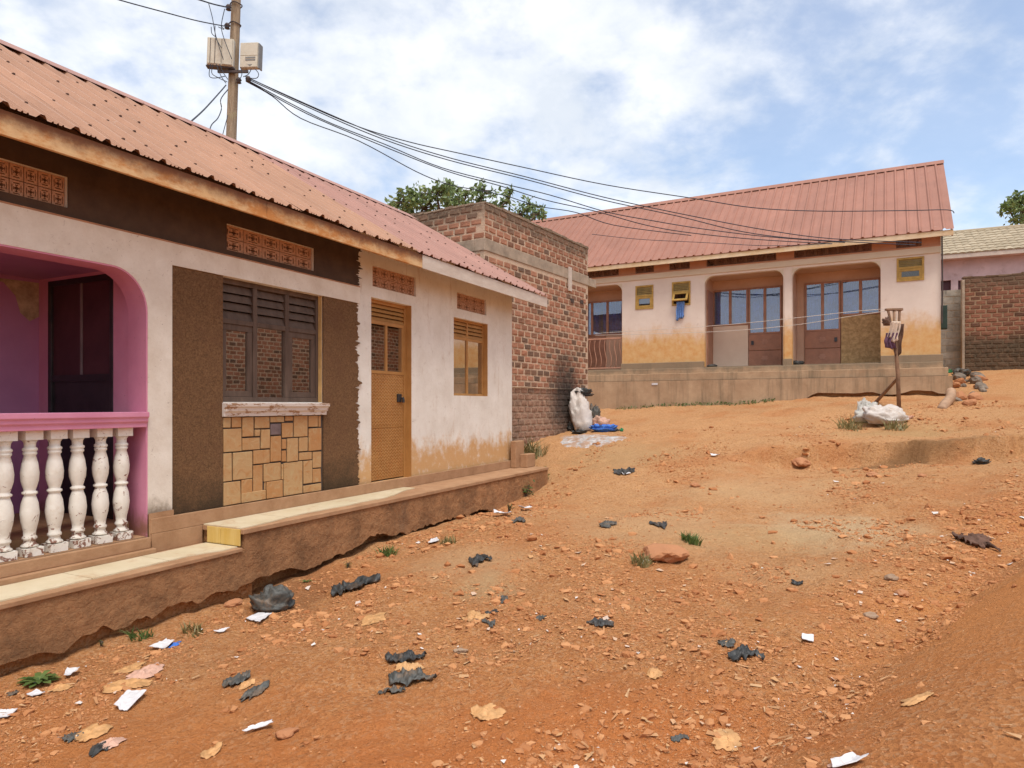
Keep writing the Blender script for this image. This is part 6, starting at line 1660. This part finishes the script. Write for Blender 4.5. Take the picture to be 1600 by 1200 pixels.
# ---- loose stones, clods and straw
rs = np.random.RandomState(4)
ico = np.array([(0, 0, 1), (.89, 0, .45), (.28, .85, .45), (-.72, .53, .45), (-.72, -.53, .45), (.28, -.85, .45), (.72, .53, -.45), (-.28, .85, -.45), (-.89, 0, -.45), (-.28, -.85, -.45), (.72, -.53, -.45), (0, 0, -1)])
icf = np.array([(0, 1, 2), (0, 2, 3), (0, 3, 4), (0, 4, 5), (0, 5, 1), (1, 6, 2), (2, 7, 3), (3, 8, 4), (4, 9, 5), (5, 10, 1), (6, 7, 2), (7, 8, 3), (8, 9, 4), (9, 10, 5), (10, 6, 1), (11, 7, 6), (11, 8, 7), (11, 9, 8), (11, 10, 9), (11, 6, 10)])
def scatter(n, smin, smax, pw, seed, clump):
    r = np.random.RandomState(seed); out = []
    # even cover in depth: denser where the camera stands close
    N_ = n * 6; Y = 2.3 * (15.0 / 2.3) ** r.rand(N_); X = (r.rand(N_) * 1.75 - .88) * Y
    bd = bank_dist(X, Y); dens = np.clip(.16 + 2.6 * vnoise(X * 1.1 + 7, Y * 1.1) + 1.7 * vnoise(X * 3.4 + 2, Y * 3.4), .035, 1)
    dens = dens * np.where((bd > .3) & (Y < 11), .10, 1) + .9 * np.exp(-((bd + .25) / .3) ** 2) * (Y < 8)
    loc = FA.w(0, LO); yl = (X - FA.o[0]) * FA.dy[0] + (Y - FA.o[1]) * FA.dy[1]
    dens = dens + .5 * np.exp(-((yl - LO + .35) / .25) ** 2)
    xlK = (X - NK[0]) * FK.dy[0] + (Y - NK[1]) * FK.dy[1]
    ok = (r.rand(N_) < dens) & (yl < LO - .03) & ((xlK < -.05) | (Y < 11))
    X, Y = X[ok][:n], Y[ok][:n]
    s = smin * (smax / smin) ** (r.rand(len(X)) ** pw)
    return X, Y, s, r
X, Y, s, r = scatter(17000, .004, .055, 5.0, 9, 1)
s = s * np.clip(Y / 5, .75, 1.6)
Z = ground(X, Y); n = len(X)
V = ico[None] * (1 + .35 * r.normal(size=(n, 12, 1)).clip(-1.2, 1.2)); V = V * np.stack([np.ones(n), r.uniform(.55, 1, n), r.uniform(.3, .75, n)], 1)[:, None, :]
ang = r.rand(n) * 6.28; ca, sa = np.cos(ang)[:, None], np.sin(ang)[:, None]
V = np.stack([V[..., 0] * ca - V[..., 1] * sa, V[..., 0] * sa + V[..., 1] * ca, V[..., 2]], -1) * s[:, None, None] * .8 + np.stack([X, Y, Z + s * .12], 1)[:, None, :]
Qf = (icf[None] + (np.arange(n) * 12)[:, None, None]).reshape(-1, 3)
me = np_mesh('gravel', V.reshape(-1, 3), Qf, False); set_rnd(me, np.repeat(r.rand(n), 20))
o = link('gravel', me, M['gravel']); tag(o, 'loose red stones and clods strewn over the yard', None, None, 'stuff')
X, Y, s, r = scatter(60000, .003, .012, 1.6, 29, 1)
s = s * np.clip(Y / 4, .8, 2.2); Z = ground(X, Y); n = len(X)
octv = np.array([(1, 0, 0), (0, 1, 0), (-1, 0, 0), (0, -1, 0), (0, 0, 1), (0, 0, -.6)]); octf = np.array([(0, 1, 4), (1, 2, 4), (2, 3, 4), (3, 0, 4), (1, 0, 5), (2, 1, 5), (3, 2, 5), (0, 3, 5)])
V = octv[None] * (1 + .4 * r.normal(size=(n, 6, 1)).clip(-1.3, 1.3)) * np.stack([np.ones(n), r.uniform(.5, 1, n), r.uniform(.4, .8, n)], 1)[:, None, :]
ang = r.rand(n) * 6.28; ca, sa = np.cos(ang)[:, None], np.sin(ang)[:, None]
V = np.stack([V[..., 0] * ca - V[..., 1] * sa, V[..., 0] * sa + V[..., 1] * ca, V[..., 2]], -1) * s[:, None, None] + np.stack([X, Y, Z + s * .15], 1)[:, None, :]
me = np_mesh('grit', V.reshape(-1, 3), (octf[None] + (np.arange(n) * 6)[:, None, None]).reshape(-1, 3), False); set_rnd(me, np.repeat(r.rand(n), 8))
o = link('grit', me, M['gravel']); tag(o, 'fine red grit lying over the whole yard', None, None, 'stuff')
X, Y, s, r = scatter(2200, .012, .07, 2.2, 19, 1)
keep = (Y < 14); X, Y, s = X[keep], Y[keep], s[keep]; n = len(X); Z = ground(X, Y); ang = r.rand(n) * 6.28
dxy = np.stack([np.cos(ang), np.sin(ang)], 1); w_ = np.clip(s * r.uniform(.04, .35, n), .003, .02)
V = np.zeros((n, 4, 3)); c = np.stack([X, Y], 1); pn = np.stack([-dxy[:, 1], dxy[:, 0]], 1)
for i, (a, b) in enumerate(((-1, -1), (1, -.6), (1, .6), (-1, 1))):
    V[:, i, :2] = c + dxy * (a * s / 2)[:, None] + pn * (b * w_ / 2)[:, None]; V[:, i, 2] = ground(V[:, i, 0], V[:, i, 1]) + .006 + r.rand(n) * .012
me = np_mesh('straw', V.reshape(-1, 3), np.arange(n * 4).reshape(n, 4), False); set_rnd(me, r.rand(n))
o = link('straw', me, M['straw']); tag(o, 'dry straw and leaf bits strewn over the yard', None, None, 'stuff')

X, Y, s, r = scatter(900, .010, .05, 2.0, 39, 1)
n = len(X); V = np.zeros((n, 4, 3)); ang = r.rand(n) * 6.28
for i in range(4):
    a = ang + i * math.pi / 2 + r.normal(size=n) * .25; q = s * r.uniform(.35, .8, n) * np.clip(Y / 5, .7, 1.6)
    V[:, i, 0] = X + np.cos(a) * q; V[:, i, 1] = Y + np.sin(a) * q; V[:, i, 2] = ground(V[:, i, 0], V[:, i, 1]) + .008 + r.rand(n) * .01
me = np_mesh('litter_bits', V.reshape(-1, 3), np.arange(n * 4).reshape(n, 4), False); set_rnd(me, r.rand(n) ** 2.5)
t_ = NT('small_litter'); q_ = t_.n.new('ShaderNodeAttribute'); q_.attribute_name = 'rnd'
o = link('litter_bits', me, t_.done(t_.ramp(q_.outputs['Fac'], .1, 1, (.50, .27, .12), (.66, .62, .58)), .9)); tag(o, 'tiny pale scraps scattered over the yard', None, None, 'stuff')

# ================================================================ weeds
def plant(px, py, wpx, kind, lbl, seed, name='weed', n=40, mat='weed'):
    p = G(px, py); s = wpx / F * p.y; r = np.random.RandomState(seed); m = MB(); T = thing(name, lbl, 'plant', p); rv = []
    if kind == 'rosette':
        for i in range(n):
            a = i * 2.4 + r.rand() * .4; L = s * .5 * r.uniform(.6, 1.1); up = r.uniform(.15, .75); w = L * .15
            d = Vector((math.cos(a), math.sin(a), 0)); pnn = Vector((-d.y, d.x, 0)); b = len(m.v)
            for t, k in ((0, .25), (.35, .8), (.7, 1), (1, .03)):
                c_ = d * L * t * .95 + Vector((0, 0, L * up * (t - .75 * t * t) * 1.6))
                m.v += [tuple(c_ + pnn * w * k), tuple(c_ - pnn * w * k)]
            for q in range(3): m.f.append((b + 2 * q, b + 2 * q + 1, b + 2 * q + 3, b + 2 * q + 2)); rv.append(r.rand())
    elif kind == 'grass':
        for i in range(n):
            a = r.rand() * 6.28; rr_ = s * .4 * r.rand() ** .5; b0 = Vector((math.cos(a) * rr_, math.sin(a) * rr_, 0)); b0.z = gz(p.x + b0.x, p.y + b0.y) - p.z
            L = s * r.uniform(.25, .6); ln = Vector((r.normal() * .35, r.normal() * .35, 1)).normalized(); w = .004 + .0012 * p.y * .4; b = len(m.v); pn_ = Vector((math.cos(a + 1), math.sin(a + 1), 0))
            for t, k in ((0, 1), (.5, .8), (1, .1)):
                c_ = b0 + ln * L * t + Vector((ln.x, ln.y, -.25)) * L * t * t * .5; m.v += [tuple(c_ + pn_ * w * k), tuple(c_ - pn_ * w * k)]
            for q in range(2): m.f.append((b + 2 * q, b + 2 * q + 1, b + 2 * q + 3, b + 2 * q + 2)); rv.append(r.rand())
    else:                                 # leafy bush
        st = MB()
        for i in range(n // 5):
            a = r.rand() * 6.28; tip = Vector((math.cos(a) * s * .42 * r.rand(), math.sin(a) * s * .3 * r.rand(), s * r.uniform(.25, .62)))
            st.tube([(0, 0, -.02), tuple(tip * .5 + Vector((0, 0, .02))), tuple(tip)], [.006, .005, .003], 4)
            for q in range(11):
                c_ = tip * r.uniform(.4, 1.05) + Vector(r.normal(size=3) * s * .07); L = s * r.uniform(.10, .20); d = Vector(r.normal(size=3)); d.z = abs(d.z) * .3 - .1; d.normalize(); u = d.cross(Vector((r.normal() * .3, r.normal() * .3, 1))).normalized(); b = len(m.v)
                m.v += [tuple(c_), tuple(c_ + d * L * .5 + u * L * .33), tuple(c_ + d * L), tuple(c_ + d * L * .5 - u * L * .33)]; m.f.append((b, b + 1, b + 2, b + 3)); rv.append(r.rand())
        st.build('stem', M['bark'], T)
    me = m.mesh('leaves'); set_rnd(me, rv); link('leaves', me, M[mat], T)
plant(62, 1068, 62, 'rosette', 'spiky green rosette weed at lower left', 1, n=26)
plant(846, 752, 36, 'bush', 'bushy weed at the far end of the ledge', 2, n=60)
plant(820, 776, 36, 'bush', 'leafy weed in front of the ledge, second from its end', 3, n=50)
plant(795, 800, 20, 'bush', 'small weed amid white papers by the ledge', 4, n=30)
plant(606, 868, 34, 'grass', 'green grass tuft under the middle of the ledge', 5, name='grass_tuft', n=60)
plant(1080, 848, 36, 'grass', 'low green grass tuft in yard beyond the flat rock', 6, name='grass_tuft', n=110)
plant(1003, 884, 42, 'grass', 'yellowish grass tuft left of the flat red rock', 7, name='grass_tuft', n=90, mat='drygrass')
plant(543, 888, 18, 'bush', 'tiny weed under the ledge near stone panel', 8, n=25)
plant(478, 910, 24, 'rosette', 'small rosette weed right of dark grey bag', 9, n=12)
plant(380, 930, 20, 'bush', 'tiny weed in the ledge foot left of dark bag', 10, n=20)
plant(700, 850, 30, 'grass', 'dry grass near white paper by the ledge', 11, name='grass_tuft', n=60, mat='drygrass')
plant(300, 990, 40, 'grass', 'dry grass clump in shade of the ledge', 12, name='grass_tuft', n=50, mat='drygrass')
plant(158, 1012, 16, 'bush', 'tiny weed below the eroded ledge, far left', 13, n=20)
plant(220, 1000, 40, 'grass', 'green-brown grass under eroded ledge, left', 14, name='grass_tuft', n=40, mat='weed')
plant(830, 712, 60, 'grass', 'dry grass patch before the brick wall foot', 15, name='grass_tuft', n=120, mat='drygrass')
plant(1330, 672, 46, 'grass', 'thin dry grass below the greyish bag', 16, name='grass_tuft', n=90, mat='drygrass')
plant(1400, 672, 40, 'grass', 'thin dry grass below the slumped white sack', 17, name='grass_tuft', n=70, mat='drygrass')
# green growth along the far plinth foot
r = np.random.RandomState(8); pts = []
for i in range(420):
    x = -8.5 + 4.6 * r.rand() ** .8; w = FB.w(x, -.50 - abs(r.normal()) * .08); pts.append((w.x, w.y, gz(w.x, w.y) + r.rand() * .07))
me = leafmesh(np.array(pts), .07, r, -.6); o = link('ground_cover', me, M['weed']); tag(o, 'low green growth along the foot of the far plinth', None, None, 'stuff')
